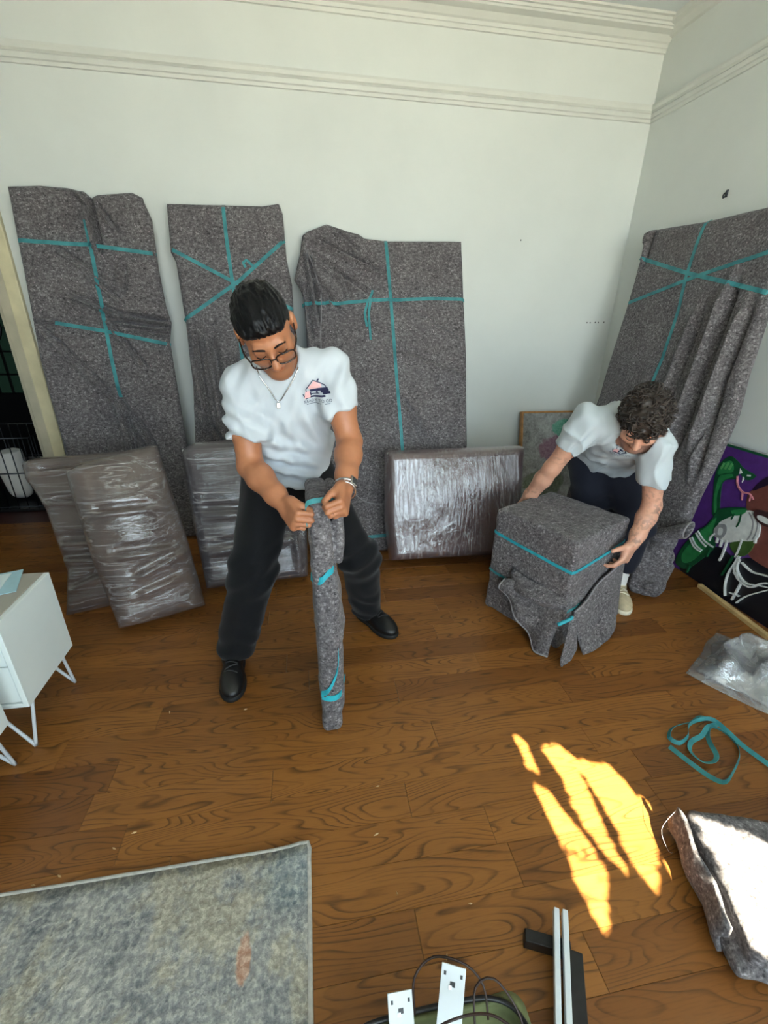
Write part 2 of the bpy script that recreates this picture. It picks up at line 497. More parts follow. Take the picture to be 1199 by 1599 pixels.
def m_rug():
    t = NT('abstract_rug'); p = t.pos
    a = t.noise(p, 3.6, 5, 0.62, 0.3); b = t.noise(t.vec('MULTIPLY', p, (1.0, 0.7, 1)), 15.0, 6, 0.74, 0.15); c = t.noise(p, 70.0, 4, 0.7)
    base = t.ramp(b, [(0.30, srgb(100, 104, 110)), (0.46, srgb(136, 138, 139)), (0.56, srgb(160, 160, 157)), (0.68, srgb(198, 196, 186))])
    cream = t.ramp(t.math('ADD', a, t.math('MULTIPLY', b, 0.35)), [(0.665, (0, 0, 0)), (0.74, (1, 1, 1))])
    base = t.mix(t.math('MULTIPLY', cream, 0.75), base, srgb(178, 168, 142))
    sx = t.n('ShaderNodeSeparateXYZ'); t.l(t.pos, sx.inputs[0])
    # a salmon patch and a bluer corner woven into the rug
    dx = t.math('DIVIDE', t.math('SUBTRACT', sx.outputs[0], -0.212), 0.030); dy = t.math('DIVIDE', t.math('SUBTRACT', sx.outputs[1], 0.585), 0.085)
    rr = t.math('ADD', t.math('ADD', t.math('MULTIPLY', dx, dx), t.math('MULTIPLY', dy, dy)), t.math('MULTIPLY', b, 1.2))
    base = t.mix(t.math('MULTIPLY', t.ramp(rr, [(0.85, (1, 1, 1)), (1.25, (0, 0, 0))]), 0.95), base, srgb(202, 144, 108))
    bx = t.math('DIVIDE', t.math('SUBTRACT', sx.outputs[0], -0.11), 0.13); by = t.math('DIVIDE', t.math('SUBTRACT', sx.outputs[1], 0.73), 0.11)
    rb = t.math('ADD', t.math('ADD', t.math('MULTIPLY', bx, bx), t.math('MULTIPLY', by, by)), t.math('MULTIPLY', a, 0.9))
    base = t.mix(t.math('MULTIPLY', t.ramp(rb, [(0.6, (1, 1, 1)), (1.0, (0, 0, 0))]), 0.45), base, srgb(96, 126, 138))
    t.base(t.mix(0.42, base, t.ramp(c, [(0.36, srgb(86, 90, 94)), (0.5, srgb(146, 147, 145)), (0.64, srgb(216, 213, 202))])))
    t.set(Roughness=0.95); t.b.inputs['Specular IOR Level'].default_value = 0.1
    t.bump(t.math('ADD', t.noise(p, 70.0, 4), t.math('MULTIPLY', b, 0.8)), 0.8, 0.006)
    return t.m

def m_abstract():
    """the small abstract canvas: grey scumble with a sea-green cloud and a mauve one"""
    t = NT('abstract_canvas'); p = t.pos
    sx = t.n('ShaderNodeSeparateXYZ'); t.l(p, sx.inputs[0])
    n1 = t.noise(p, 10.0, 5, 0.7, 0.5); n2 = t.noise(p, 60.0, 4, 0.7)
    c = t.ramp(n1, [(0.30, srgb(96, 94, 92)), (0.5, srgb(140, 140, 136)), (0.68, srgb(176, 176, 172))])
    def blob(c, cx, cz, rx, rz, colr, f):
        dx = t.math('DIVIDE', t.math('SUBTRACT', sx.outputs[0], cx), rx); dz = t.math('DIVIDE', t.math('SUBTRACT', sx.outputs[2], cz), rz)
        r = t.math('ADD', t.math('ADD', t.math('MULTIPLY', dx, dx), t.math('MULTIPLY', dz, dz)), t.math('MULTIPLY', n1, 0.9))
        return t.mix(t.math('MULTIPLY', t.ramp(r, [(0.85, (1, 1, 1)), (1.25, (0, 0, 0))]), f), c, colr)
    c = blob(c, 1.97, 0.46, 0.30, 0.17, srgb(126, 70, 96), 0.9)
    c = blob(c, 1.80, 0.20, 0.24, 0.16, srgb(84, 100, 60), 0.85)
    c = blob(c, 1.96, 0.62, 0.15, 0.09, srgb(58, 152, 122), 0.95)
    t.base(t.mix(0.22, c, t.ramp(n2, [(0.35, srgb(70, 66, 64)), (0.65, srgb(200, 198, 192))])))
    t.set(Roughness=0.6); t.bump(n2, 0.5, 0.003)
    return t.m

M = {}
M['floor'] = m_wood()
M['gap'] = plain('floor_gap', srgb(38, 20, 9), 0.8)
M['wall'] = plain('wall_paint', srgb(214, 218, 214), 0.75, var=0.012, scale=3.0, spec=0.25, bump=0.04, bscale=160)
M['trim'] = plain('trim_paint', srgb(210, 212, 206), 0.5, var=0.02, scale=6.0)
M['ceil'] = plain('ceiling_paint', srgb(216, 222, 222), 0.8, var=0.01, scale=3.0, spec=0.2)
M['casing'] = plain('casing_paint', srgb(206, 196, 160), 0.45, var=0.05, scale=8.0)
M['casing2'] = plain('jamb_paint', srgb(176, 168, 146), 0.5, var=0.05, scale=8.0)
M['blanket'] = m_blanket('moving_blanket')
M['hem'] = plain('blanket_hem', srgb(132, 128, 130), 0.9)
M['strap'] = m_strap()
M['strap_bright'] = plain('bright_teal_webbing', srgb(38, 158, 172), 0.55, var=0.1, scale=30)
M['mauve'] = plain('mauve_fabric', srgb(88, 66, 66), 0.9, var=0.10, scale=5.0)
M['taupe'] = plain('taupe_fabric', srgb(84, 68, 60), 0.9, var=0.10, scale=5.0)
M['slate'] = plain('slate_fabric', srgb(74, 66, 70), 0.9, var=0.10, scale=5.0)
M['film_x'] = m_film('stretch_film_across', 'x', 0.04, 0.35, 0.30)
M['film_z'] = m_film('stretch_film_upright', 'z', 0.03, 0.55, 0.45)
M['poly'] = m_polythene()
M['skin_a'] = m_skin('skin_tan', srgb(172, 114, 80))
M['skin_b'] = m_skin('skin_fair', srgb(214, 160, 134))
M['hair_a'] = plain('black_hair', srgb(7, 7, 9), 0.45, var=0.3, scale=220, spec=0.22)
M['hair_b'] = plain('brown_hair', srgb(52, 42, 35), 0.5, var=0.25, scale=120)
M['tee'] = m_cloth('white_cotton', srgb(184, 191, 198), var=0.02)
M['tee2'] = m_cloth('pale_grey_cotton', srgb(186, 195, 200), var=0.02)
M['black_cloth'] = m_cloth('black_work_cotton', srgb(17, 17, 19))
M['navy_cloth'] = m_cloth('navy_work_cotton', srgb(27, 29, 40))
M['shoe'] = plain('black_leather', srgb(16, 16, 17), 0.42, var=0.15, scale=40)
M['rubber'] = plain('black_rubber', srgb(12, 12, 12), 0.7)
M['lace'] = plain('black_lace', srgb(40, 40, 42), 0.8)
M['beige_shoe'] = plain('beige_canvas', srgb(186, 172, 142), 0.8, var=0.06, scale=50, bump=0.15, bscale=500)
M['cream'] = plain('cream_rubber', srgb(214, 206, 184), 0.6)
M['sock'] = m_cloth('white_sock', srgb(222, 220, 216))
M['tort'] = plain('tortoiseshell', srgb(40, 24, 16), 0.25, var=0.6, scale=150)
M['silver'] = plain('silver_metal', srgb(200, 200, 200), 0.25, 1.0)
M['steel'] = plain('dark_steel', srgb(70, 72, 76), 0.35, 1.0)
M['white'] = plain('white_lacquer', srgb(226, 234, 232), 0.35, var=0.012, scale=5)
M['white_metal'] = plain('white_metal', srgb(206, 212, 216), 0.35, var=0.01)
M['reflect_top'] = plain('top_reflection_tone', srgb(172, 168, 158), 0.4, var=0.02)  # sideboard top: its grey-beige reflection is put into the base colour
M['black'] = plain('black_plastic', srgb(18, 18, 20), 0.4, var=0.2, scale=60)
M['black_iron'] = plain('black_iron', srgb(9, 9, 10), 0.45)
M['pine'] = plain('pine_wood', srgb(206, 176, 122), 0.6, var=0.10, scale=20)
M['frame_wood'] = plain('oak_frame', srgb(170, 118, 62), 0.5, var=0.12, scale=30)
M['abstract'] = m_abstract()
M['rug'] = m_rug()
M['rug_edge'] = plain('rug_binding', srgb(178, 176, 170), 0.9, var=0.08, scale=80)
M['olive'] = plain('olive_canvas', srgb(98, 104, 66), 0.85, var=0.10, scale=30, bump=0.2, bscale=600)
M['paper'] = plain('paper', srgb(214, 228, 232), 0.8, var=0.02)
M['paper2'] = plain('pale_blue_paper', srgb(166, 202, 214), 0.8, var=0.03)
M['navy'] = plain('navy_card', srgb(18, 38, 62), 0.5)
M['cable'] = plain('brown_cable', srgb(46, 26, 20), 0.5)
M['dust'] = plain('pale_chip', srgb(196, 164, 122), 0.8)
M['hall'] = plain('hall_gloom_tone', srgb(14, 15, 16), 0.8, spec=0.1)  # near-black: the dimness of the unlit hall is put into this colour
M['leaf'] = plain('leaf_green', srgb(58, 84, 36), 0.6, var=0.2, scale=3)
M['bark'] = plain('bark', srgb(74, 60, 46), 0.9)
M['ground'] = plain('outdoor_paving', srgb(168, 164, 156), 0.9)
for k, c in dict(purple=(84, 46, 122), p_dgreen=(20, 82, 48), p_green=(44, 130, 72), p_lgreen=(92, 164, 98), p_white=(214, 216, 212), p_grey=(150, 150, 150),
                 p_brown=(116, 66, 58), p_dbrown=(62, 36, 36), p_ink=(14, 17, 26), p_pink=(206, 130, 140), p_hair=(40, 24, 48), p_olive=(66, 96, 44)).items():
    M[k] = plain('acrylic_'+k, srgb(*c), 0.45, var=0.07, scale=25)
M['ink'] = plain('navy_print', srgb(28, 30, 66), 0.8)
M['ink_pink'] = plain('pink_print', srgb(226, 176, 176), 0.8)
def m_glass(name, c, rough=0.0, tr=0.9):
    t = NT(name); g = t.n('ShaderNodeBsdfGlossy', i_Roughness=max(rough, 0.02)); x = t.n('ShaderNodeBsdfTransparent'); x.inputs['Color'].default_value = c
    f = t.n('ShaderNodeLayerWeight', i_Blend=0.5); mx = t.n('ShaderNodeMixShader')
    t.l(t.math('ADD', t.math('MULTIPLY', t.math('POWER', f.outputs['Facing'], 5.0), 0.9), 0.04), mx.inputs[0]); t.l(x.outputs[0], mx.inputs[1]); t.l(g.outputs[0], mx.inputs[2]); t.l(mx.outputs[0], t.out.inputs['Surface'])
    return t.m
M['pane'] = m_glass('window_glass', (0.96, 0.98, 0.97, 1))
M['lens'] = m_glass('spectacle_lens', (0.94, 0.95, 0.95, 1))
M['leaded'] = m_glass('obscure_green_glass', (0.028, 0.042, 0.032, 1), 0.3)

# ------------------------------------------------------------------ the room
def boxes(name, L, mat, kind='structure', label=None, parent=None):
    V = []; F = []
    for x0, x1, y0, y1, z0, z1 in L:
        b = len(V)
        V += [(x, y, z) for z in (z0, z1) for y in (y0, y1) for x in (x0, x1)]
        F += [tuple(b+i for i in f) for f in ((0, 2, 3, 1), (4, 5, 7, 6), (0, 1, 5, 4), (2, 6, 7, 3), (0, 4, 6, 2), (1, 3, 7, 5))]
    o = mesh(name, V, F, mat, parent, smooth=False)
    if kind: o['kind'] = kind
    if label: o['label'] = label
    return o

XL = -3.1
floor = boxes('floor', [(XL, XW, YF, YW, -0.06, -0.006)], M['gap'], label='brown oak plank floor of the room')
PITCH, PH = 0.111, 0.949
joints = {-1: [0.247, -0.584], -2: [0.473, 1.032], -4: [0.203], -5: [0.601], 0: [0.939, -0.174, -0.718], 1: [0.394],
          3: [0.297], 4: [0.681, 1.82], 6: [0.553], 8: [0.614]}
def plank(x0, x1, y0, y1):
    g, b = 0.0003, 0.0005
    V = [(x, y, -0.006) for x, y in ((x0+g, y0+g), (x1-g, y0+g), (x1-g, y1-g), (x0+g, y1-g))]
    V += [(x, y, -0.0012) for x, y in ((x0+g, y0+g), (x1-g, y0+g), (x1-g, y1-g), (x0+g, y1-g))]
    V += [(x, y, 0.0) for x, y in ((x0+g+b, y0+g+b), (x1-g-b, y0+g+b), (x1-g-b, y1-g-b), (x0+g+b, y1-g-b))]
    F = [(3, 2, 1, 0), (8, 9, 10, 11)]
    for a in (0, 4):
        F += [(a+i, a+(i+1) % 4, a+4+(i+1) % 4, a+4+i) for i in range(4)]
    return mesh('plank', V, F, M['floor'], floor, smooth=False)
k = math.floor((YF-PH)/PITCH)
while PH+k*PITCH < YW:
    y0, y1 = max(YF, PH+k*PITCH), min(YW, PH+(k+1)*PITCH)
    far = y1 < 0.25
    J = sorted(joints.get(k, [random.uniform(-0.6, 1.2)]))
    xs = list(J)
    while xs[-1] < XW-0.35: xs.append(xs[-1]+(random.uniform(2.0, 2.6) if far else random.uniform(0.72, 1.25)))
    if xs[-1] > XW-0.15: xs.pop()
    while xs[0] > XL+0.35: xs.insert(0, xs[0]-(random.uniform(2.0, 2.6) if far else random.uniform(0.72, 1.25)))
    if xs and xs[0] < XL+0.15: xs.pop(0)
    xs = [XL]+xs+[XW]
    # fill stretches left too long between measured joints
    for a, b in zip(xs[:-1], xs[1:]): plank(a, b, y0, y1)
    k += 1

DX0, DX1, DZ = -2.62, -1.76, 2.06
boxes('wall_back', [(DX1, XW+0.12, YW, YW+0.13, 0, ZC), (XL-0.12, DX0, YW, YW+0.13, 0, ZC), (DX0, DX1, YW, YW+0.13, DZ, ZC)], M['wall'], label='plain off-white back wall with picture rail')
wb = bpy.data.objects['wall_back']
boxes('wall_right', [(XW, XW+0.12, YF-0.12, YW, 0, ZC)], M['wall'], label='off-white right wall')
boxes('wall_left', [(XL-0.12, XL, YF-0.12, YW, 0, ZC)], M['wall'], label='off-white left wall out of frame')
boxes('wall_front', [(XL, WIN[0], YF-0.14, YF, 0, ZC), (WIN[1], XW, YF-0.14, YF, 0, ZC), (WIN[0], WIN[1], YF-0.14, YF, 0, WIN[2]), (WIN[0], WIN[1], YF-0.14, YF, WIN[3], ZC)], M['wall'], label='window wall behind the camera')
boxes('ceiling', [(XL-0.12, XW+0.12, YF-0.14, YW+0.13, ZC, ZC+0.1)], M['ceil'], label='white ceiling')

def moulding(name, prof, a, b, inward, mat, label):
    """profile (out, z) swept from a to b along a wall"""
    a, b, n = Vector(a), Vector(b), Vector(inward); V = []; F = []; m = len(prof)
    for e, p in enumerate((a, b)):
        for d, z in prof: V.append(p+n*d+Vector((0, 0, z)))
    F = [(i, i+1, m+i+1, m+i) for i in range(m-1)]+[tuple(range(m)), tuple(range(m, 2*m))[::-1]]
    o = mesh(name, V, F, mat, smooth=False); return tag(o, label, kind='structure')
RAIL = [(0, 2.535), (0.010, 2.537), (0.012, 2.552), (0.020, 2.556), (0.024, 2.575), (0.018, 2.582), (0.030, 2.590), (0.036, 2.606), (0.034, 2.618), (0.016, 2.622), (0, 2.622)]
CORN = [(0, 2.868), (0.010, 2.870), (0.012, 2.888), (0.018, 2.890), (0.020, 2.906), (0.030, 2.912), (0.050, 2.935), (0.085, 2.944), (0.090, 2.952), (0.098, 2.953), (0.102, 2.964), (0.112, 2.966), (0.118, 2.978), (0.135, 2.980), (0.138, 2.99), (0, 2.99)]
CORN_R = [(0, 2.925), (0.02, 2.93), (0.045, 2.955), (0.07, 2.965), (0.075, 2.99), (0, 2.99)]
SKIRT = [(0, 0), (0.016, 0), (0.016, 0.10), (0.010, 0.118), (0.004, 0.13), (0, 0.13)]
moulding('trim_1', RAIL, (XL, YW, 0), (XW, YW, 0), (0, -1, 0), M['trim'], 'white picture rail along the back wall')
moulding('trim_2', RAIL, (XW, YW, 0), (XW, YF, 0), (-1, 0, 0), M['trim'], 'white picture rail along the right wall')
moulding('trim_3', CORN, (XL, YW, 0), (XW, YW, 0), (0, -1, 0), M['trim'], 'stepped white cornice above the back wall')
moulding('trim_4', CORN_R, (XW, YW, 0), (XW, YF, 0), (-1, 0, 0), M['trim'], 'plain white cornice above the right wall')
moulding('baseboard_back', SKIRT, (DX1+0.13, YW, 0), (XW, YW, 0), (0, -1, 0), M['trim'], 'white baseboard of the back wall')
moulding('baseboard_right', SKIRT, (XW, YW, 0), (XW, YF, 0), (-1, 0, 0), M['trim'], 'white baseboard of the right wall')
for (x, z) in ((2.05, 1.372), (2.075, 1.372), (2.115, 1.374), (2.14, 1.374), (2.185, 1.376), (1.46, 1.87)):
    o = box('screw_hole', (x, YW-0.001, z), (0.006, 0.004, 0.009), M['black'], wb, bevel=0.001)
hk = thing('picture_hook', 'small dark metal hook high on the right wall above the wrapped panel', 'hook', (XW, 2.495, 2.0))
box('plate', (XW-0.003, 2.495, 2.01), (0.006, 0.014, 0.034), M['steel'], hk, bevel=0.002)
tube('hook', [(XW-0.006, 2.495, 2.0), (XW-0.018, 2.495, 1.99), (XW-0.02, 2.495, 2.005), (XW-0.014, 2.48, 2.016)], 0.004, M['steel'], hk)

# doorway to the hall
dr = thing('door_1', 'cream painted door casing at the left of the back wall', None, (DX1, YW, 0), kind='structure')
for nm, x0, x1, d, m in (('casing_outer', DX1+0.058, DX1+0.130, 0.030, 'casing'), ('casing_inner', DX1-0.002, DX1+0.055, 0.018, 'casing2'),
                         ('casing_outer', DX0-0.130, DX0-0.058, 0.030, 'casing'), ('casing_inner', DX0-0.055, DX0+0.002, 0.018, 'casing2')):
    box(nm, ((x0+x1)/2, YW-d/2, DZ/2+0.03), (x1-x0, d, DZ+0.06), M[m], dr, bevel=0.005)
box('casing_head', ((DX0+DX1)/2, YW-0.016, DZ+0.095), (DX1-DX0+0.27, 0.032, 0.07), M['casing'], dr, bevel=0.005)
box('jamb', (DX1-0.012, YW+0.065, DZ/2), (0.024, 0.13, DZ), M['casing2'], dr)
box('jamb', (DX0+0.012, YW+0.065, DZ/2), (0.024, 0.13, DZ), M['casing2'], dr)
tg = boxes('trim_5', [(DX1+0.054, DX1+0.059, YW-0.016, YW-0.001, 0.0, DZ)], M['bark'], label='dark seam in the door casing')
# hall beyond
HY = 5.0
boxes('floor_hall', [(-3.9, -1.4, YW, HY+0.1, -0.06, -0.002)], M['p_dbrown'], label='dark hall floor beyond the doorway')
boxes('wall_hall', [(-1.5, -1.4, YW+0.13, HY, 0, 2.6), (-4.0, -3.9, YW+0.13, HY, 0, 2.6), (-4.0, XL-0.12, YW, YW+0.13, 0, 2.66), (XL-0.12, DX0-0.01, YW+0.13, YW+0.14, 0, 2.66), (DX1+0.01, -1.4, YW+0.13, YW+0.14, 0, 2.66), (-2.6, -1.4, HY, HY+0.1, 0, 2.6), (-4.0, -3.55, HY, HY+0.1, 0, 2.6), (-3.55, -2.6, HY, HY+0.1, 2.05, 2.6)], M['hall'], label='hall walls beyond the doorway, dimness put into their colour')
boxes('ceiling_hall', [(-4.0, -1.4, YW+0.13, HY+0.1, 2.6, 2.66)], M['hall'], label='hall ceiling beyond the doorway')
fd = thing('door_2', 'black front door with leaded glass at the end of the hall', None, (-3.07, HY, 0), kind='structure')
for x0, x1, z0, z1 in ((-3.55, -2.6, 0, 0.64), (-3.55, -2.6, 1.86, 2.05), (-3.55, -3.42, 0.64, 1.86), (-2.72, -2.6, 0.64, 1.86)):
    box('door_panel', ((x0+x1)/2, HY+0.03, (z0+z1)/2), (x1-x0, 0.05, z1-z0), M['black_iron'], fd, bevel=0.004)
cols = [-3.42+0.7*i/6 for i in range(7)]; rows = [0.64, 0.82, 1.03, 1.24, 1.45, 1.66, 1.86]
for i in range(6):
    for j in range(6):
        box('pane', ((cols[i]+cols[i+1])/2, HY+0.03, (rows[j]+rows[j+1])/2), (cols[i+1]-cols[i]-0.014, 0.006, rows[j+1]-rows[j]-0.014), M['leaded'], fd)
for c in cols: box('glazing_bar', (c, HY+0.022, 1.25), (0.016, 0.02, 1.22), M['black_iron'], fd)
for r_ in rows: box('glazing_bar', (-3.07, HY+0.022, r_), (0.70, 0.02, 0.016), M['black_iron'], fd)
for cx in (-2.86, -3.1):
    tube('scroll', [(cx-0.10, HY-0.005, 1.06), (cx+0.02, HY-0.005, 1.10), (cx+0.09, HY-0.005, 1.24), (cx+0.05, HY-0.005, 1.40), (cx-0.05, HY-0.005, 1.38), (cx-0.06, HY-0.005, 1.26)], 0.012, M['black_iron'], fd)
# wire crate and the white roll in it
cr_ = thing('wire_crate', 'black wire crate standing in the dark hall', 'crate', (-2.3, 3.75, 0))
cx0, cx1, cy0, cy1, ch = -2.75, -1.97, 3.48, 3.98, 0.56
box('tray', ((cx0+cx1)/2, (cy0+cy1)/2, 0.012), (cx1-cx0, cy1-cy0, 0.024), M['black'], cr_, bevel=0.004)
for y in (cy0, cy1):
    n = 12
    for i in range(n+1):
        x = cx0+(cx1-cx0)*i/n
        tube('wire', [(x, y, 0.02), (x, y, ch)], 0.004, M['steel'], cr_, 5, smooth_path=False)
    for z in (0.04, 0.30, ch): tube('rail', [(cx0, y, z), (cx1, y, z)], 0.005, M['steel'], cr_, 5, smooth_path=False)
for x in (cx0, cx1):
    for i in range(1, 7):
        y = cy0+(cy1-cy0)*i/7
        tube('wire', [(x, y, 0.02), (x, y, ch)], 0.004, M['steel'], cr_, 5, smooth_path=False)
    for z in (0.04, 0.30, ch): tube('rail', [(x, cy0, z), (x, cy1, z)], 0.005, M['steel'], cr_, 5, smooth_path=False)
f = Field(); f.cone((-2.24, 3.70, 0.12), (-2.27, 3.70, 0.40), 0.085, 0.10, 0.01); f.cut((-2.27, 3.70, 0.41), (-0.05, 0, 1), 0.3, 0.01); f.cut((-2.24, 3.7, 0.028), (0, 0, -1), 0.3, 0.01)
V, F = f.build(0.008, lambda P: 0.004*vnoise(P*np.array([30, 30, 5])))
tag(mesh('towel_roll', V, F, M['sock']), 'white cylinder-shaped roll standing inside the wire crate', 'roll')

# window, an unseen tree added to shape the sun patches, and the ground outside
wn = thing('window_1', 'tall white framed window behind the camera', None, ((WIN[0]+WIN[1])/2, YF, WIN[2]), kind='structure')
wx = [WIN[0], WIN[0]+(WIN[1]-WIN[0])/3, WIN[0]+2*(WIN[1]-WIN[0])/3, WIN[1]]
wx = [WIN[0], 0.42, WIN[1]]
for x in wx: box('mullion', (x, YF-0.07, (WIN[2]+WIN[3])/2), (0.05, 0.06, WIN[3]-WIN[2]), M['trim'], wn)
for z in (WIN[2], WIN[3]): box('rail', ((WIN[0]+WIN[1])/2, YF-0.07, z), (WIN[1]-WIN[0], 0.06, 0.05), M['trim'], wn)
box('sill', ((WIN[0]+WIN[1])/2, YF+0.02, WIN[2]-0.01), (WIN[1]-WIN[0]+0.1, 0.2, 0.03), M['trim'], wn, bevel=0.005)
for a, b in zip(wx[:-1], wx[1:]):
    box('pane', ((a+b)/2, YF-0.07, (WIN[2]+WIN[3])/2), (b-a-0.05, 0.004, WIN[3]-WIN[2]-0.05), M['pane'], wn)
boxes('ground_outside', [(-14, 14, -30, YF-0.16, -0.5, -0.4)], M['ground'], label='pale paving outside the window')

GAPS = [[(0.681, 1.059), (0.698, 1.043), (0.692, 0.919), (0.676, 0.933)],  # sun patch outlines on the floor, kept free of leaves
        [(0.755, 0.995), (0.813, 1.004), (0.835, 0.957), (0.800, 0.700), (0.792, 0.608), (0.755, 0.733), (0.769, 0.884)],
        [(0.848, 0.931), (0.934, 0.905), (0.98, 0.776), (0.945, 0.687), (0.844, 0.549), (0.832, 0.633), (0.848, 0.72), (0.850, 0.841)],
        [(0.664, 0.871), (0.690, 0.859), (0.735, 0.675), (0.660, 0.697)],
        [(0.660, 0.66), (0.735, 0.642), (0.735, 0.610), (0.658, 0.495), (0.648, 0.57)],
        [(1.005+0.95*a-0.31*b-0.008, 0.675-0.31*a-0.95*b+0.115) for a, b in ((0.02, 0.035), (0.10, 0.05), (0.20, 0.10), (0.33, 0.15), (0.52, 0.17), (0.52, 0.325), (0.02, 0.325))],
        [(1.005+0.95*a-0.31*b-0.004, 0.675-0.31*a-0.95*b+0.055) for a, b in ((-0.03, 0.14), (-0.005, 0.12), (0.0, 0.25), (-0.03, 0.25))]]
def inside(P, poly):
    x, y = P[:, 0], P[:, 1]; r = np.zeros(len(P), bool); n = len(poly)
    for i in range(n):
        (x0, y0), (x1, y1) = poly[i], poly[(i+1) % n]
        c = ((y0 > y) != (y1 > y)) & (x < (x1-x0)*(y-y0)/(y1-y0+1e-12)+x0)
        r ^= c
    return r
sd = np.array(SUN_DIR)
def to_floor(P): return (P+sd*(P[:, 2:3]/-sd[2]))[:, :2]
tr_ = thing('tree', 'unseen leafy tree behind the camera, added to shape the sun patches', 'tree', (0.4, -4.2, -0.4))
tube('trunk', [(-1.9, -4.4, -0.4), (-1.8, -4.4, 1.5), (-1.5, -4.3, 3.3), (-0.6, -4.25, 4.0), (0.6, -4.25, 4.2), (2.2, -4.2, 4.3)], lambda t: 0.12*(1-t)+0.02, M['bark'], tr_, 10, step=0.1)
NL = 22000; NS = 16000
C_ = np.stack([rng.uniform(-1.9, 3.0, NL), rng.uniform(-4.35, -3.95, NL), rng.uniform(3.4, 5.75, NL)], 1)
sz = np.where(rng.random(NL) < 0.4, rng.uniform(0.018, 0.035, NL), rng.uniform(0.05, 0.09, NL))
fl = np.stack([rng.uniform(0.58, 1.60, NS), rng.uniform(0.34, 1.16, NS), np.zeros(NS)], 1)     # small leaves added to close in the sun gaps
ty = rng.uniform(-4.3, -4.0, NS)
C_ = np.concatenate([C_, fl-sd*((fl[:, 1]-ty)/sd[1])[:, None]]); sz = np.concatenate([sz, rng.uniform(0.010, 0.026, NS)]); NL += NS
A_ = rng.normal(size=(NL, 3)); A_ /= np.linalg.norm(A_, axis=1)[:, None]
nrm = -sd+0.5*rng.normal(size=(NL, 3)); nrm /= np.linalg.norm(nrm, axis=1)[:, None]
A_ = A_-nrm*(A_*nrm).sum(1)[:, None]; A_ /= np.linalg.norm(A_, axis=1)[:, None]; B_ = np.cross(nrm, A_)
quad = np.stack([C_+A_*sz[:, None], C_+B_*sz[:, None]*0.75, C_-A_*sz[:, None], C_-B_*sz[:, None]*0.75], 1)
bad = np.zeros(NL, bool); cp2 = to_floor(C_)
for g in GAPS:
    dmin = np.full(NL, 9.0)
    for (x0, y0), (x1, y1) in zip(g, g[1:]+g[:1]):
        ex, ey = x1-x0, y1-y0; t_ = np.clip(((cp2[:, 0]-x0)*ex+(cp2[:, 1]-y0)*ey)/(ex*ex+ey*ey+1e-12), 0, 1)
        dmin = np.minimum(dmin, np.hypot(cp2[:, 0]-x0-t_*ex, (cp2[:, 1]-y0-t_*ey)/1.35))
    bad |= inside(cp2, g) | (dmin < sz*0.75)
quad = quad[~bad]
fo = mesh('sun_gap_foliage', quad.reshape(-1, 3), np.arange(len(quad)*4).reshape(-1, 4), M['leaf'], tr_, smooth=False); fo['kind'] = 'stuff'

# ------------------------------------------------------------------ wrapped bundles
def frame(O, xa, up):
    xa = Vector(xa).normalized(); up = Vector(up).normalized(); return Vector(O), xa, up, xa.cross(up)

def crease_disp(S, T, creases):
    d = np.zeros_like(S)
    for s0, t0, s1, t1, w, dep in creases:
        w *= 0.75; dep *= 2.3
        ax, ay = s1-s0, t1-t0; L2 = ax*ax+ay*ay
        k = np.clip(((S-s0)*ax+(T-t0)*ay)/L2, 0, 1)
        L = math.sqrt(L2)
        side = ((S-s0)*ay-(T-t0)*ax)/L
        dist = np.hypot(S-s0-k*ax, T-t0-k*ay)
        fade = np.clip(np.minimum(k, 1-k)*6+0.25, 0, 1)
        d += fade*(-dep*np.exp(-(dist/w)**2)+0.8*dep*np.exp(-((side-1.7*w)/(1.1*w))**2)*np.exp(-(np.maximum(dist-3*w, 0)/w)**2))
    return d

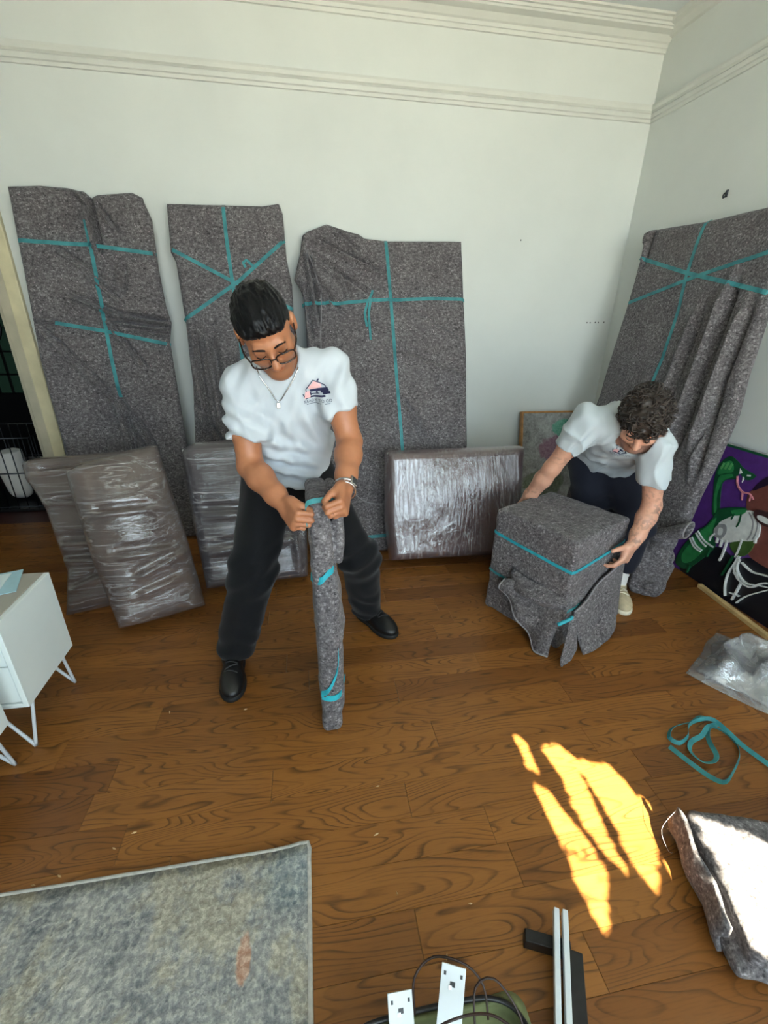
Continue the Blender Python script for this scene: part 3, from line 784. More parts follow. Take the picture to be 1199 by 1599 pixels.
def draped(name, fr, Lp, Rp, Tp, th, creases, amp, mat, parent, nu=130, nv_=290, edge=0.03, nscale=5.0, t0=None, seed=0, grow=0.0, belly=0.0, colr=None, bottom=None):
    """flat wrapped thing: outline Lp/Rp (t, s) and Tp (s, t) in its own plane, thickness th, front face on the plane"""
    O, xa, up, n = fr
    tb = th*abs(n.z)/max(up.z, 0.1)+0.002 if t0 is None else t0
    Lp, Rp, Tp = [np.array(sorted(a)) for a in (Lp, Rp, Tp)]
    u = np.linspace(0, 1, nu); u = 0.5-0.5*np.cos(np.pi*u)*(0.75)-0.25*(1-2*u)*0.5 if False else u
    v = np.linspace(0, 1, nv_)
    def dense(a, e):                                   # more rows close to the edges
        b = np.concatenate([[0, e*0.12, e*0.35, e*0.65], np.linspace(e, 1-e, len(a)-8), [1-e*0.65, 1-e*0.35, 1-e*0.12, 1]]); return b
    wid = Rp[:, 1].mean()-Lp[:, 1].mean(); hei = Tp[:, 1].mean()-tb
    u = dense(u, edge/wid); v = dense(v, edge/hei)
    U, Vv = np.meshgrid(u, v, indexing='ij')
    Tn = tb+Vv*(Tp[:, 1].max()-tb)
    sl = np.interp(Tn, Lp[:, 0], Lp[:, 1]); sr = np.interp(Tn, Rp[:, 0], Rp[:, 1])
    S = sl+(sr-sl)*U
    b0 = tb if bottom is None else np.interp(S, *np.array(sorted(bottom)).T)
    T = b0+Vv*(np.interp(S, Tp[:, 0], Tp[:, 1])-b0)
    e = np.minimum(np.minimum(U*wid, (1-U)*wid), np.minimum(Vv*hei, (1-Vv)*hei))/edge
    e = np.clip(e, 0, 1); prof = np.sqrt(np.maximum(0, 1-(1-e)**2))
    Pn = np.stack([S*nscale, T*nscale, np.full_like(S, seed*3.7)], -1)
    dis = amp*(vnoise(Pn, seed)+0.5*vnoise(Pn*2.3, seed+1))+crease_disp(S, T, creases)
    bel = belly*np.sin(np.pi*U)*np.sin(np.pi*np.clip(Vv, 0, 1))
    front = (th/2+grow)*prof+dis*prof+bel
    back = -(th/2+grow)*prof
    def pts(W):
        A = S[..., None]*np.array(xa)+T[..., None]*np.array(up)+(W-th/2)[..., None]*np.array(n)+np.array(O)
        return A.reshape(-1, 3)
    a, b = len(u), len(v)
    V = np.concatenate([pts(front), pts(back)])
    idx = np.arange(a*b).reshape(a, b); q = np.stack([idx[:-1, :-1], idx[1:, :-1], idx[1:, 1:], idx[:-1, 1:]], -1).reshape(-1, 4)
    return mesh(name, V, np.concatenate([q, q[:, ::-1]+a*b]), mat, parent)

def on_panel(tree, fr, s, t, lift=0.0025, last=None):
    O, xa, up, n = fr
    p = O+xa*s+up*t
    h = tree.ray_cast(p+n*0.25, -n, 0.36)
    if h[0] is None: return p-n*0.03
    return h[0]+n*lift

def strap_on(name, tree, fr, path, w, mat, parent, step=0.02, lift=0.003, dens=True):
    O, xa, up, n = fr
    P2 = []
    for (a, b) in zip(path[:-1], path[1:]):
        L = math.hypot(b[0]-a[0], b[1]-a[1]); m = max(2, int(L/step))
        P2 += [(a[0]+(b[0]-a[0])*i/m, a[1]+(b[1]-a[1])*i/m) for i in range(m)]
    P2.append(path[-1])
    P = [on_panel(tree, fr, s, t, lift) for s, t in P2]
    Q = [p.copy() for p in P]
    for i in range(1, len(P)-1):                        # webbing is taut: bridge the dips
        d = [(P[j]-O).dot(n) for j in range(max(0, i-2), min(len(P), i+3))]
        Q[i] = P[i]+n*max(0, (sum(d)/len(d)-(P[i]-O).dot(n)))
    S = []
    for i in range(len(Q)):
        t = (Q[min(i+1, len(Q)-1)]-Q[max(i-1, 0)]).normalized(); S.append(n.cross(t))
    return ribbon(name, Q, S, w, 0.002, mat, parent)

def panel_thing(label, loc, fr, Lp, Rp, Tp, th, creases, straps, seed, amp=0.006, knots=()):
    t = thing('wrapped_bundle', label, 'wrapped bundle', loc, 'tall flat bundles in grey moving blankets')
    c = draped('blanket', fr, Lp, Rp, Tp, th, creases, amp, M['blanket'], t, seed=seed)
    tr = bvh(c)
    for s in straps: strap_on('strap', tr, fr, s, 0.020, M['strap'], t)
    for s in knots: strap_on('strap_tail', tr, fr, s, 0.014, M['strap'], t, 0.01, 0.012)
    return t, c, tr

upn = lambda a, b: Vector((0, a, b)).normalized()
f1 = frame((0, 2.85, 0), (1, 0, 0), upn(.27, 1.8))
B1 = panel_thing('tall blanket wrapped bundle nearest the doorway, puckered top, two level teal straps', (-1.16, 2.9, 0), f1,
    [(0, -1.48), (0.66, -1.492), (0.93, -1.514), (1.14, -1.525), (1.42, -1.522), (2.03, -1.518)],
    [(0, -0.775), (0.645, -0.774), (1.15, -0.796), (1.29, -0.80), (1.415, -0.779), (1.5, -0.798), (1.7, -0.813), (1.95, -0.815), (2.02, -0.85)],
    [(-1.53, 2.016), (-1.36, 2.03), (-1.23, 2.027), (-1.146, 2.012), (-1.115, 1.985), (-1.08, 2.0), (-0.9, 2.022), (-0.85, 2.0), (-0.77, 1.93)], 0.06,
    [(-1.118, 1.99, -1.10, 1.72, 0.018, 0.030), (-1.13, 1.93, -1.2, 1.99, 0.012, 0.012), (-1.08, 1.95, -1.0, 1.83, 0.012, 0.016), (-1.33, 1.74, -1.09, 1.56, 0.014, 0.012),
     (-1.3, 1.50, -1.05, 1.40, 0.016, 0.018), (-1.05, 1.40, -0.79, 1.36, 0.014, 0.026), (-1.1, 1.36, -0.79, 1.325, 0.012, 0.020), (-1.02, 1.31, -0.79, 1.29, 0.010, 0.014), (-1.1, 1.33, -0.95, 1.10, 0.014, 0.016),
     (-1.48, 1.33, -1.05, 0.80, 0.018, 0.012), (-1.4, 1.33, -1.52, 1.345, 0.012, 0.014), (-1.05, 0.8, -0.95, 0.6, 0.018, 0.016), (-1.12, 0.95, -1.05, 0.4, 0.025, 0.014), (-1.2, 1.62, -1.02, 1.45, 0.012, 0.010), (-0.98, 1.66, -1.02, 1.5, 0.02, 0.01)],
    [[(-1.512, 1.755), (-1.153, 1.745), (-0.814, 1.712)], [(-1.40, 1.338), (-1.148, 1.298), (-0.798, 1.226)], [(-1.149, 1.864), (-1.141, 1.45), (-1.133, 1.15), (-1.117, 0.924)]], 1)
f2 = frame((0, 2.82, 0), (1, 0, 0), upn(.30, 1.8))
B2 = panel_thing('narrow tall wrapped bundle behind the standing man, straps crossing in a star', (-0.4, 2.87, 0), f2,
    [(0, -0.72), (0.65, -0.72), (1.0, -0.693), (1.37, -0.695), (1.71, -0.712), (1.76, -0.735), (2.0, -0.727)],
    [(0, -0.06), (1.6, -0.055), (1.73, -0.079), (1.97, -0.086), (2.02, -0.105)],
    [(-0.74, 1.982), (-0.41, 1.99), (-0.2, 1.995), (-0.11, 2.012), (-0.05, 1.985)], 0.055,
    [(-0.64, 1.28, -0.62, 0.7, 0.02, 0.014), (-0.55, 1.3, -0.5, 0.6, 0.025, 0.016), (-0.45, 1.2, -0.42, 0.6, 0.03, 0.014), (-0.7, 1.4, -0.66, 1.05, 0.014, 0.010), (-0.58, 1.9, -0.44, 1.7, 0.02, 0.006), (-0.2, 1.5, -0.3, 0.9, 0.025, 0.012), (-0.69, 0.9, -0.5, 0.55, 0.02, 0.012)],
    [[(-0.418, 1.992), (-0.412, 1.78), (-0.401, 1.584), (-0.385, 1.262), (-0.375, 0.9)], [(-0.72, 1.742), (-0.40, 1.585), (-0.30, 1.54), (-0.06, 1.44)], [(-0.70, 1.365), (-0.36, 1.59), (-0.085, 1.816)]], 2,
    knots=[[(-0.27, 1.665), (-0.31, 1.70), (-0.33, 1.685), (-0.318, 1.66)]])
f3 = frame((0, 2.45, 0), (1, 0, 0), upn(.67, 1.75))
B3 = panel_thing('widest wrapped bundle between the two men, loose peak of blanket at its top left', (0.52, 2.5, 0), f3,
    [(0, 0.02), (0.34, 0.06), (1.38, 0.015), (1.57, 0.013), (1.68, 0.007), (1.74, -0.01), (1.80, -0.04), (1.88, -0.02), (1.95, 0.002), (2.04, 0.02)],
    [(0, 1.0), (0.7, 1.014), (1.3, 1.028), (1.7, 1.025), (1.97, 1.022)],
    [(-0.05, 1.93), (0.0, 1.945), (0.054, 1.99), (0.17, 2.04), (0.266, 2.012), (0.30, 2.002), (0.362, 1.99), (0.40, 1.966), (0.53, 1.955), (0.9, 1.97), (1.03, 1.972)], 0.07,
    [(0.08, 1.96, 0.5, 1.76, 0.02, 0.022), (0.06, 1.86, 0.42, 1.62, 0.02, 0.016), (0.22, 2.0, 0.36, 1.88, 0.014, 0.014), (0.05, 1.78, 0.22, 1.52, 0.018, 0.016), (0.05, 1.86, 0.10, 1.45, 0.012, 0.028), (0.02, 1.66, 0.05, 1.35, 0.012, 0.022),
     (0.55, 1.6, 0.98, 1.38, 0.02, 0.010), (0.60, 0.98, 0.80, 0.70, 0.014, 0.012), (0.62, 0.86, 0.72, 0.68, 0.012, 0.010), (0.25, 1.74, 0.30, 1.58, 0.014, 0.010), (0.6, 1.3, 1.0, 1.15, 0.03, 0.008)],
    [[(0.527, 1.952), (0.543, 1.593), (0.561, 1.071), (0.577, 0.678), (0.60, 0.3)], [(0.0, 1.552), (0.016, 1.554), (0.22, 1.560), (0.41, 1.578), (0.543, 1.590), (0.8, 1.600), (1.03, 1.606)], [(0.03, 0.112), (0.3, 0.120), (0.55, 0.13)]], 3, amp=0.005,
    knots=[[(0.416, 1.585), (0.40, 1.50), (0.405, 1.34)], [(0.40, 1.58), (0.375, 1.50), (0.385, 1.42)], [(0.40, 1.57), (0.425, 1.62), (0.43, 1.64)]])
def hem_on(tree, fr, pts, parent, r=0.004):
    P = [on_panel(tree, fr, s, t, 0.003) for s, t in pts]
    return tube('hem', P, r, M['hem'], parent, 6)
hem_on(B3[2], f3, [(0.03, 1.87), (0.07, 1.80), (0.10, 1.70), (0.115, 1.60), (0.11, 1.48), (0.10, 1.35), (0.10, 1.2)], B3[0])
hem_on(B3[2], f3, [(0.20, 0.50), (0.26, 0.40), (0.33, 0.345), (0.42, 0.325), (0.52, 0.335)], B3[0])
f4 = frame((1.75, 0, 0), (0, -1, 0), Vector((.38, 0, 1.8)).normalized())
B4 = panel_thing('wrapped bundle leaning on the right wall behind the crouching man', (1.8, 2.35, 0), f4,
    [(0, -2.72), (0.97, -2.817), (1.5, -2.884), (1.8, -2.93), (1.9, -2.955), (1.96, -2.95)],
    [(0, -1.85), (0.33, -1.83), (0.45, -1.775), (0.62, -1.789), (0.79, -1.79), (1.03, -1.807), (1.2, -1.854), (1.37, -1.885), (1.54, -1.917), (1.95, -1.985)],
    [(-2.97, 1.93), (-2.93, 1.955), (-2.84, 1.95), (-2.5, 1.931), (-2.14, 1.93), (-1.7, 1.94)], 0.07,
    [(-2.12, 1.62, -2.02, 0.75, 0.03, 0.022), (-1.98, 1.5, -1.90, 0.8, 0.025, 0.020), (-2.25, 1.5, -2.2, 0.8, 0.03, 0.014), (-2.9, 1.93, -2.85, 1.75, 0.014, 0.014), (-2.88, 1.94, -2.94, 1.85, 0.014, 0.014), (-2.4, 1.1, -2.3, 0.6, 0.03, 0.012), (-1.92, 1.1, -1.84, 0.7, 0.02, 0.016), (-2.1, 0.8, -1.95, 0.3, 0.025, 0.018)],
    [[(-2.487, 1.935), (-2.459, 1.641), (-2.416, 1.492), (-2.372, 1.22), (-2.371, 1.02)], [(-2.94, 1.797), (-2.469, 1.670), (-2.2, 1.61), (-1.915, 1.543)], [(-2.885, 1.522), (-2.395, 1.646), (-2.03, 1.718), (-1.96, 1.74)]], 4)
B4[0]['label'] = 'wrapped bundle leaning on the right wall behind the crouching man, straps crossing near its top'
# loose blanket gathered at the foot of that panel
f = Field()
f.chain([(1.765, 1.86, 0.06), (1.775, 1.84, 0.20), (1.80, 1.82, 0.34)], [0.055, 0.065, 0.06], 0.04)
f.chain([(1.75, 1.97, 0.08), (1.80, 1.94, 0.20), (1.82, 1.90, 0.32)], [0.06, 0.07, 0.06], 0.05)
f.chain([(1.755, 1.84, 0.05), (1.80, 1.80, 0.07), (1.83, 1.80, 0.22)], [0.045, 0.045, 0.045], 0.04)
f.cut((1.75, 2.0, 0.004), (0, 0, -1), 0.6)
V, F = f.build(0.007, lambda P: 0.009*np.sin(P[:, 1]*60+P[:, 0]*45+4*vnoise(P*12))+0.006*vnoise(P*30))
mesh('blanket_gather', V, F, M['blanket'], B4[0])
# its rolled open cuff
cf_, cd_ = Vector((1.88, 1.80, 0.40)), Vector((0.05, -0.30, 0.10)).normalized()
def sheet(name, G, th, mat, parent):
    """thick cloth from a grid of places G[i][j]"""
    G = np.array(G, float); a, b = G.shape[:2]
    du = np.gradient(G, axis=0); dv = np.gradient(G, axis=1); N = np.cross(du, dv); N /= np.linalg.norm(N, axis=2)[..., None]+1e-9
    V = np.concatenate([(G+N*th/2).reshape(-1, 3), (G-N*th/2).reshape(-1, 3)])
    ix = np.arange(a*b).reshape(a, b); q = np.stack([ix[:-1, :-1], ix[1:, :-1], ix[1:, 1:], ix[:-1, 1:]], -1).reshape(-1, 4)
    rim = []
    loop = list(ix[:, 0])+list(ix[-1, 1:])+list(ix[-2::-1, -1])+list(ix[0, -2:0:-1])
    for i in range(len(loop)):
        p, q2 = loop[i], loop[(i+1) % len(loop)]; rim.append((p, q2, q2+a*b, p+a*b))
    return mesh(name, V, np.concatenate([q, q[:, ::-1]+a*b, np.array(rim)[:, ::-1]]), mat, parent)
G = []
for i in range(25):
    a = 2*math.pi*i/24
    rowp = []
    for j in range(7):
        q = j/6
        c = Vector((1.755, 1.83, 0.36)).lerp(Vector((1.820, 1.705, 0.445)), q)
        rr = 0.042+0.024*q
        rowp.append(c+Vector((0, 0, 1))*(math.sin(a)*rr*0.62)+Vector((0.85, 0.5, -0.1)).normalized()*(math.cos(a)*rr*1.15))
    G.append(rowp)
sheet('blanket_cuff', G, 0.008, M['blanket'], B4[0])
tube('hem', [r_[6] for r_ in G[:24]], 0.0042, M['hem'], B4[0], 6, closed=True)

# ------------------------------------------------------------------ cushions in stretch film
def film_cushion(label, loc, fr, Lp, Rp, Tp, th, inner, film, seed, creases=(), amp=0.006, belly=0.0, edge=0.06, bottom=None, fs=9.0, famp=0.004):
    t = thing('wrapped_cushion', label, 'wrapped cushion', loc, 'cushions wrapped in stretch film')
    draped('cushion', fr, Lp, Rp, Tp, th, list(creases), amp, M[inner], t, 46, 60, edge, 4.0, seed=seed, belly=belly, bottom=bottom)
    draped('stretch_film', fr, Lp, Rp, Tp, th, list(creases), amp, M[film], t, 60, 80, edge, 4.0, seed=seed, grow=0.005, belly=belly+0.004, bottom=bottom)
    return t
ff = frame((0, 2.242, 0), (1, -0.02, 0), upn(.20, .70))
film_cushion('wide mauve cushion in glossy film between the standing man and the wrapped cube', (0.84, 2.3, 0), ff,
    [(0, 0.445), (0.3, 0.42), (0.72, 0.432)], [(0, 1.25), (0.72, 1.285)], [(0.42, 0.70), (0.46, 0.715), (0.9, 0.722), (1.25, 0.73), (1.3, 0.72)], 0.19, 'mauve', 'film_z', 11, belly=0.015, edge=0.05)
ff = frame((0, 2.135, 0), (1, 0.12, 0), upn(.44, .74))
film_cushion('grey pinched cushion in cloudy film beside the doorway, left of the others', (-1.15, 2.1, 0), ff,
    [(0, -1.20), (0.1, -1.235), (0.3, -1.23), (0.6, -1.33), (0.76, -1.42), (0.84, -1.44)], [(0, -0.86), (0.4, -0.87), (0.84, -0.90)], [(-1.45, 0.82), (-1.38, 0.85), (-1.1, 0.855), (-0.95, 0.86), (-0.9, 0.83)], 0.16, 'taupe', 'film_x', 12,
    creases=[(-1.36, 0.77, -1.0, 0.79, 0.02, 0.014), (-1.3, 0.62, -0.95, 0.58, 0.02, 0.012), (-1.25, 0.42, -0.9, 0.4, 0.03, 0.018), (-1.25, 0.33, -0.95, 0.30, 0.02, 0.012), (-1.2, 0.18, -0.95, 0.27, 0.02, 0.012)], amp=0.010, famp=0.009, belly=0.03,
    bottom=[(-1.25, 0.03), (-1.0, 0.06), (-0.85, 0.06)])
ff = frame((-0.89, 1.80, 0), (0.34, 0.14, 0), Vector((-.10, .30, .76)).normalized())
ff = (ff[0], ff[1], (ff[2]-ff[1]*ff[2].dot(ff[1])).normalized(), None); ff = (ff[0], ff[1], ff[2], ff[1].cross(ff[2]))
film_cushion('upright shiny film wrapped cushion leaning in front of the pinched one', (-0.76, 1.9, 0), ff,
    [(0, 0.03), (0.05, 0.0), (0.4, -0.04), (0.80, -0.06)], [(0, 0.36), (0.06, 0.385), (0.4, 0.37), (0.87, 0.33)], [(-0.08, 0.80), (0.0, 0.84), (0.15, 0.868), (0.30, 0.885), (0.4, 0.86)], 0.13, 'taupe', 'film_x', 13,
    creases=[(0.0, 0.62, 0.25, 0.60, 0.02, 0.008), (0.05, 0.42, 0.33, 0.40, 0.025, 0.012), (0.1, 0.30, 0.36, 0.38, 0.02, 0.012), (0.1, 0.22, 0.30, 0.26, 0.02, 0.008)], amp=0.006, belly=0.05, famp=0.005,
    bottom=[(-0.05, 0.06), (0.1, 0.05), (0.4, 0.05)])
ff = frame((0, 2.13, 0), (1, 0.10, 0), upn(.28, .80))
film_cushion('large slate cushion in film directly behind the standing man', (-0.32, 2.2, 0), ff,
    [(0, -0.575), (0.4, -0.62), (0.8, -0.655)], [(0, -0.04), (0.83, -0.02)], [(-0.66, 0.80), (-0.6, 0.835), (-0.3, 0.85), (-0.02, 0.85)], 0.16, 'slate', 'film_x', 14,
    creases=[(-0.6, 0.5, -0.1, 0.47, 0.03, 0.008), (-0.55, 0.3, -0.1, 0.33, 0.03, 0.01), (-0.1, 0.75, -0.06, 0.1, 0.02, 0.02)], amp=0.008, belly=0.015)

# ------------------------------------------------------------------ wrapped cube
cu = thing('wrapped_cube', 'knee-high cube wrapped in blanket between the crouching man and the camera', 'wrapped cube', (1.16, 1.76, 0))
CT = [np.array(p) for p in ((0.853, 1.848), (1.25, 2.051), (1.467, 1.67), (1.073, 1.47))]   # left, back, right, front
cc = sum(CT)/4; exx = nv(np.array([*(CT[2]-CT[3]+CT[1]-CT[0]), 0])); eyy = np.cross([0, 0, 1], exx)
hx, hy, hz = 0.215, 0.215, 0.275
f = Field(); f.rbox((cc[0], cc[1], 0.276), [exx, eyy, (0, 0, 1)], (hx, hy, hz), 0.014)
c3 = np.array([cc[0], cc[1], 0.0])
def cube_fold(P):
    q = P-c3; a = q@exx; b = q@eyy; z = q[:, 2]
    S = np.where(np.abs(b) > hy-0.03, a, b+0.7)
    low = np.clip((0.42-z)/0.3, 0, 1)
    return -(0.012*low*np.abs(vnoise(np.stack([S*14, z*5+S*9, S*0], 1)))+0.003*vnoise(P*20))
V, F = f.build(0.007, cube_fold)
cb = mesh('blanket', V, F, M['blanket'], cu)
tcb = bvh(cb)
E3, Y3 = Vector(exx), Vector(eyy); C3 = Vector((cc[0], cc[1], 0))
def around(zs, parent, mat, lift=0.004, w=0.02):
    """strap all round the cube; zs = height at left, front, right, back corners"""
    cs = [(-1, 1), (-1, -1), (1, -1), (1, 1), (-1, 1)]; zs = list(zs)+[zs[0]]
    P, S = [], []
    for i in range(4):
        for k in range(16):
            q = k/16
            a = cs[i][0]+(cs[i+1][0]-cs[i][0])*q; b = cs[i][1]+(cs[i+1][1]-cs[i][1])*q
            z = zs[i]+(zs[i+1]-zs[i])*q
            d = (E3*a+Y3*b); o = C3+Vector((0, 0, z))
            h = tcb.ray_cast(o+d*0.6, -d.normalized(), 1.0)
            P.append((h[0] if h[0] else o+d*hx)+d.normalized()*lift); S.append(Vector((0, 0, 1)))
    P.append(P[0]); S.append(S[0])
    return ribbon('strap', P, S, w, 0.0025, mat, parent)
around((0.43, 0.40, 0.43, 0.44), cu, M['strap_bright'], w=0.014)
around((0.22, 0.20, 0.22, 0.24), cu, M['strap'], w=0.013)
fc, lc, rc = Vector((*CT[3], 0)), Vector((*CT[0], 0)), Vector((*CT[2], 0))
def drape(name, fn, a=20, b=24, th=0.007, mat='blanket'):
    G = [[fn(i/(a-1), j/(b-1)) for j in range(b)] for i in range(a)]
    return sheet(name, G, th, M[mat], cu)
nl = -(E3).normalized() if (lc-fc).dot(Y3) > 0 else E3
nL = -E3; nR = -Y3                                   # outward normals of the two faces in view
def flap_left(u, v):                                 # big loose fold under the lower strap on the left face
    p = lc.lerp(fc, 0.30+0.72*u)
    top = 0.235-0.05*u+0.02*math.sin(u*9)
    bot = 0.19-0.185*min(1, u*1.25)
    z = top+(bot-top)*v
    out = 0.020+0.055*v*(0.4+u)+0.014*math.sin(u*14+v*2.5)*v+0.018*math.sin(math.pi*v)
    return p+nL*out+Vector((0, 0, max(0.008, z)))
drape('blanket_flap', flap_left)
def bulge(u, v):                                     # gathered swag above it
    p = lc.lerp(fc, 0.36+0.66*u)
    z = 0.30-0.04*u-0.12*v*(1-0.3*u)
    return p+nL*(0.008+0.045*math.sin(math.pi*v)*math.sin(math.pi*min(1, u*0.9+0.08))+0.008*math.sin(v*10+u*6))+Vector((0, 0, z))
drape('blanket_swag', bulge)
def tail_front(u, v):                                # long pointed tail at the near corner
    base = fc+(nL*0.04+nR*0.05)
    w = 0.03+0.11*v*(1-max(0, (v-0.8))*3.2)
    p = base+(rc-fc).normalized()*((u-0.35)*w)+(nL*0.5+nR*0.5)*(0.03*math.sin(v*2.4)+0.04*v)
    z = 0.23*(1-v)**0.9+0.012*math.sin(u*7)*v
    return p+Vector((0, 0, max(0.008, z)))
drape('blanket_tail', tail_front)
def flap_right(u, v):                                # stiff flap down the right face, corner kicked out on the floor
    p = fc.lerp(rc, 0.10+0.90*u)
    top = 0.20+0.19*u; bot = 0.015+0.02*u
    z = top+(bot-top)*v
    out = 0.014+0.05*v*(1-u)+0.03*v*v+0.006*math.sin(u*11)
    if v > 0.8: out += 0.10*(v-0.8)*5*max(0, 0.5-abs(u-0.45))
    return p+nR*out+Vector((0, 0, max(0.008, z)))
drape('blanket_flap', flap_right)
P_ = [flap_right(u/20, 0.0)+nR*0.006 for u in range(21)]
tube('hem', P_, 0.0045, M['hem'], cu, 6)
tube('hem', [flap_left(0.0, v/10)+nL*0.004 for v in range(11)]+[flap_left(u/14, 1.0)+nL*0.004 for u in range(1, 15)], 0.0045, M['hem'], cu, 6)
tube('strap_knot', [fc+nL*0.05+nR*0.055+Vector((0, 0, z)) for z in (0.235, 0.225)]+[fc+nL*0.10+nR*0.03+Vector((0, 0, 0.20))], 0.008, M['strap_bright'], cu, 6)

# ------------------------------------------------------------------ people
def head_axes(fwd, up):
    f_ = nv(fwd); z = np.asarray(up, float); z = nv(z-f_*(z@f_)); x = np.cross(z, f_)
    return np.stack([x, -f_, z])                      # rows: person's left, back, up
class Head:
    def __init__(s, c, fwd, up, sc=1.0): s.c = np.asarray(c, float); s.R = head_axes(fwd, up); s.sc = sc
    def w(s, x, y, z): return s.c+(np.array([x, y, z])*s.sc)@s.R
    def local(s, P): return (P-s.c)@s.R.T/s.sc
def add_head(f, h, nose=1.0, neck=None, neck_r=0.058):
    k = h.sc
    e = lambda c, r, kk=0.02, op='u': f.ball(h.w(*c), np.array(r)*k, kk*k, op, h.R)
    e((0, 0.014, 0.038), (0.075, 0.096, 0.084)); e((0, -0.022, -0.028), (0.064, 0.070, 0.078), 0.03)
    f.cone(h.w(0, -0.030, -0.075), h.w(0, -0.072, -0.104), 0.042*k, 0.022*k, 0.03*k)
    for s in (-1, 1):
        f.cone(h.w(s*0.052, 0.0, -0.062), h.w(s*0.022, -0.066, -0.100), 0.018*k, 0.017*k, 0.03*k)
        e((s*0.042, -0.060, -0.026), (0.024, 0.022, 0.022), 0.025)
        e((s*0.032, -0.096, 0.000), (0.019, 0.018, 0.013), 0.010, 's')
        e((s*0.032, -0.0765, 0.000), (0.0155, 0.0140, 0.0125), 0.006)
        e((s*0.013, -0.099, -0.034), (0.0085, 0.009, 0.007), 0.006)
        e((s*0.083, 0.014, -0.004), (0.011, 0.020, 0.033), 0.006)
        e((s*0.091, 0.006, -0.002), (0.006, 0.010, 0.019), 0.006, 's')
    f.cone(h.w(-0.036, -0.080, 0.019), h.w(0.036, -0.080, 0.019), 0.012*k, 0.012*k, 0.016*k)
    f.cone(h.w(0, -0.086, 0.012), h.w(0, -0.109*nose, -0.030), 0.0085*k, 0.0125*k, 0.012*k)
    e((0, -0.090, -0.057), (0.023, 0.008, 0.0055), 0.006); e((0, -0.088, -0.067), (0.020, 0.009, 0.0065), 0.006)
    e((0, -0.098, -0.0618), (0.020, 0.008, 0.0016), 0.003, 's')
    if neck is not None: f.cone(h.w(0, 0.022, -0.055), neck, neck_r*0.95, neck_r, 0.03)

def add_hand(f, W, fwd, nrm, left, curls, thumb=(0.75, 0.45, -0.35), sc=1.0, spread=0.0, tcurl=35):
    F_ = nv(fwd); N = np.asarray(nrm, float); N = nv(N-F_*(N@F_)); S = np.cross(F_, N)*(1 if left else -1)
    W = np.asarray(W, float)
    R = np.stack([S, F_, N])
    f.rbox(W+F_*0.050*sc, R, np.array([0.040, 0.047, 0.0135])*sc, 0.012*sc, 0.016)
    f.ball(W+F_*0.032*sc+S*0.022*sc-N*0.010*sc, np.array([0.020, 0.034, 0.017])*sc, 0.016, 'u', R)
    tips = []
    for i, (o, L, b) in enumerate(((0.0305, 0.92, 0.088), (0.0102, 1.0, 0.093), (-0.0102, 0.94, 0.089), (-0.0300, 0.76, 0.080))):
        p = W+S*o*sc+F_*b*sc; ang = 0.0; d0 = nv(F_+S*spread*(o/0.03))
        cs = curls[i] if np.ndim(curls[0]) else curls
        r = [0.0100, 0.0092, 0.0086, 0.0076]
        for j, l in enumerate((0.044, 0.027, 0.022)):
            ang += math.radians(cs[j]); d = d0*math.cos(ang)-N*math.sin(ang)
            q = p+d*l*L*sc
            f.cone(p, q, r[j]*sc*(0.92 if i == 3 else 1), r[j+1]*sc*(0.92 if i == 3 else 1), 0.004); p = q
        tips.append(p)
    td = nv(F_*thumb[0]+S*thumb[1]+N*thumb[2]); p = W+F_*0.024*sc+S*0.030*sc-N*0.006*sc
    q = p+td*0.044*sc; f.cone(p, q, 0.0145*sc, 0.0115*sc, 0.010)
    t2 = nv(td*math.cos(math.radians(tcurl))+(F_*0.6-S*0.5-N*0.5)*math.sin(math.radians(tcurl)))
    f.cone(q, q+t2*0.030*sc, 0.0112*sc, 0.0090*sc, 0.004)
    return tips, q+t2*0.03*sc

def hv(v): return np.asarray(v, float)

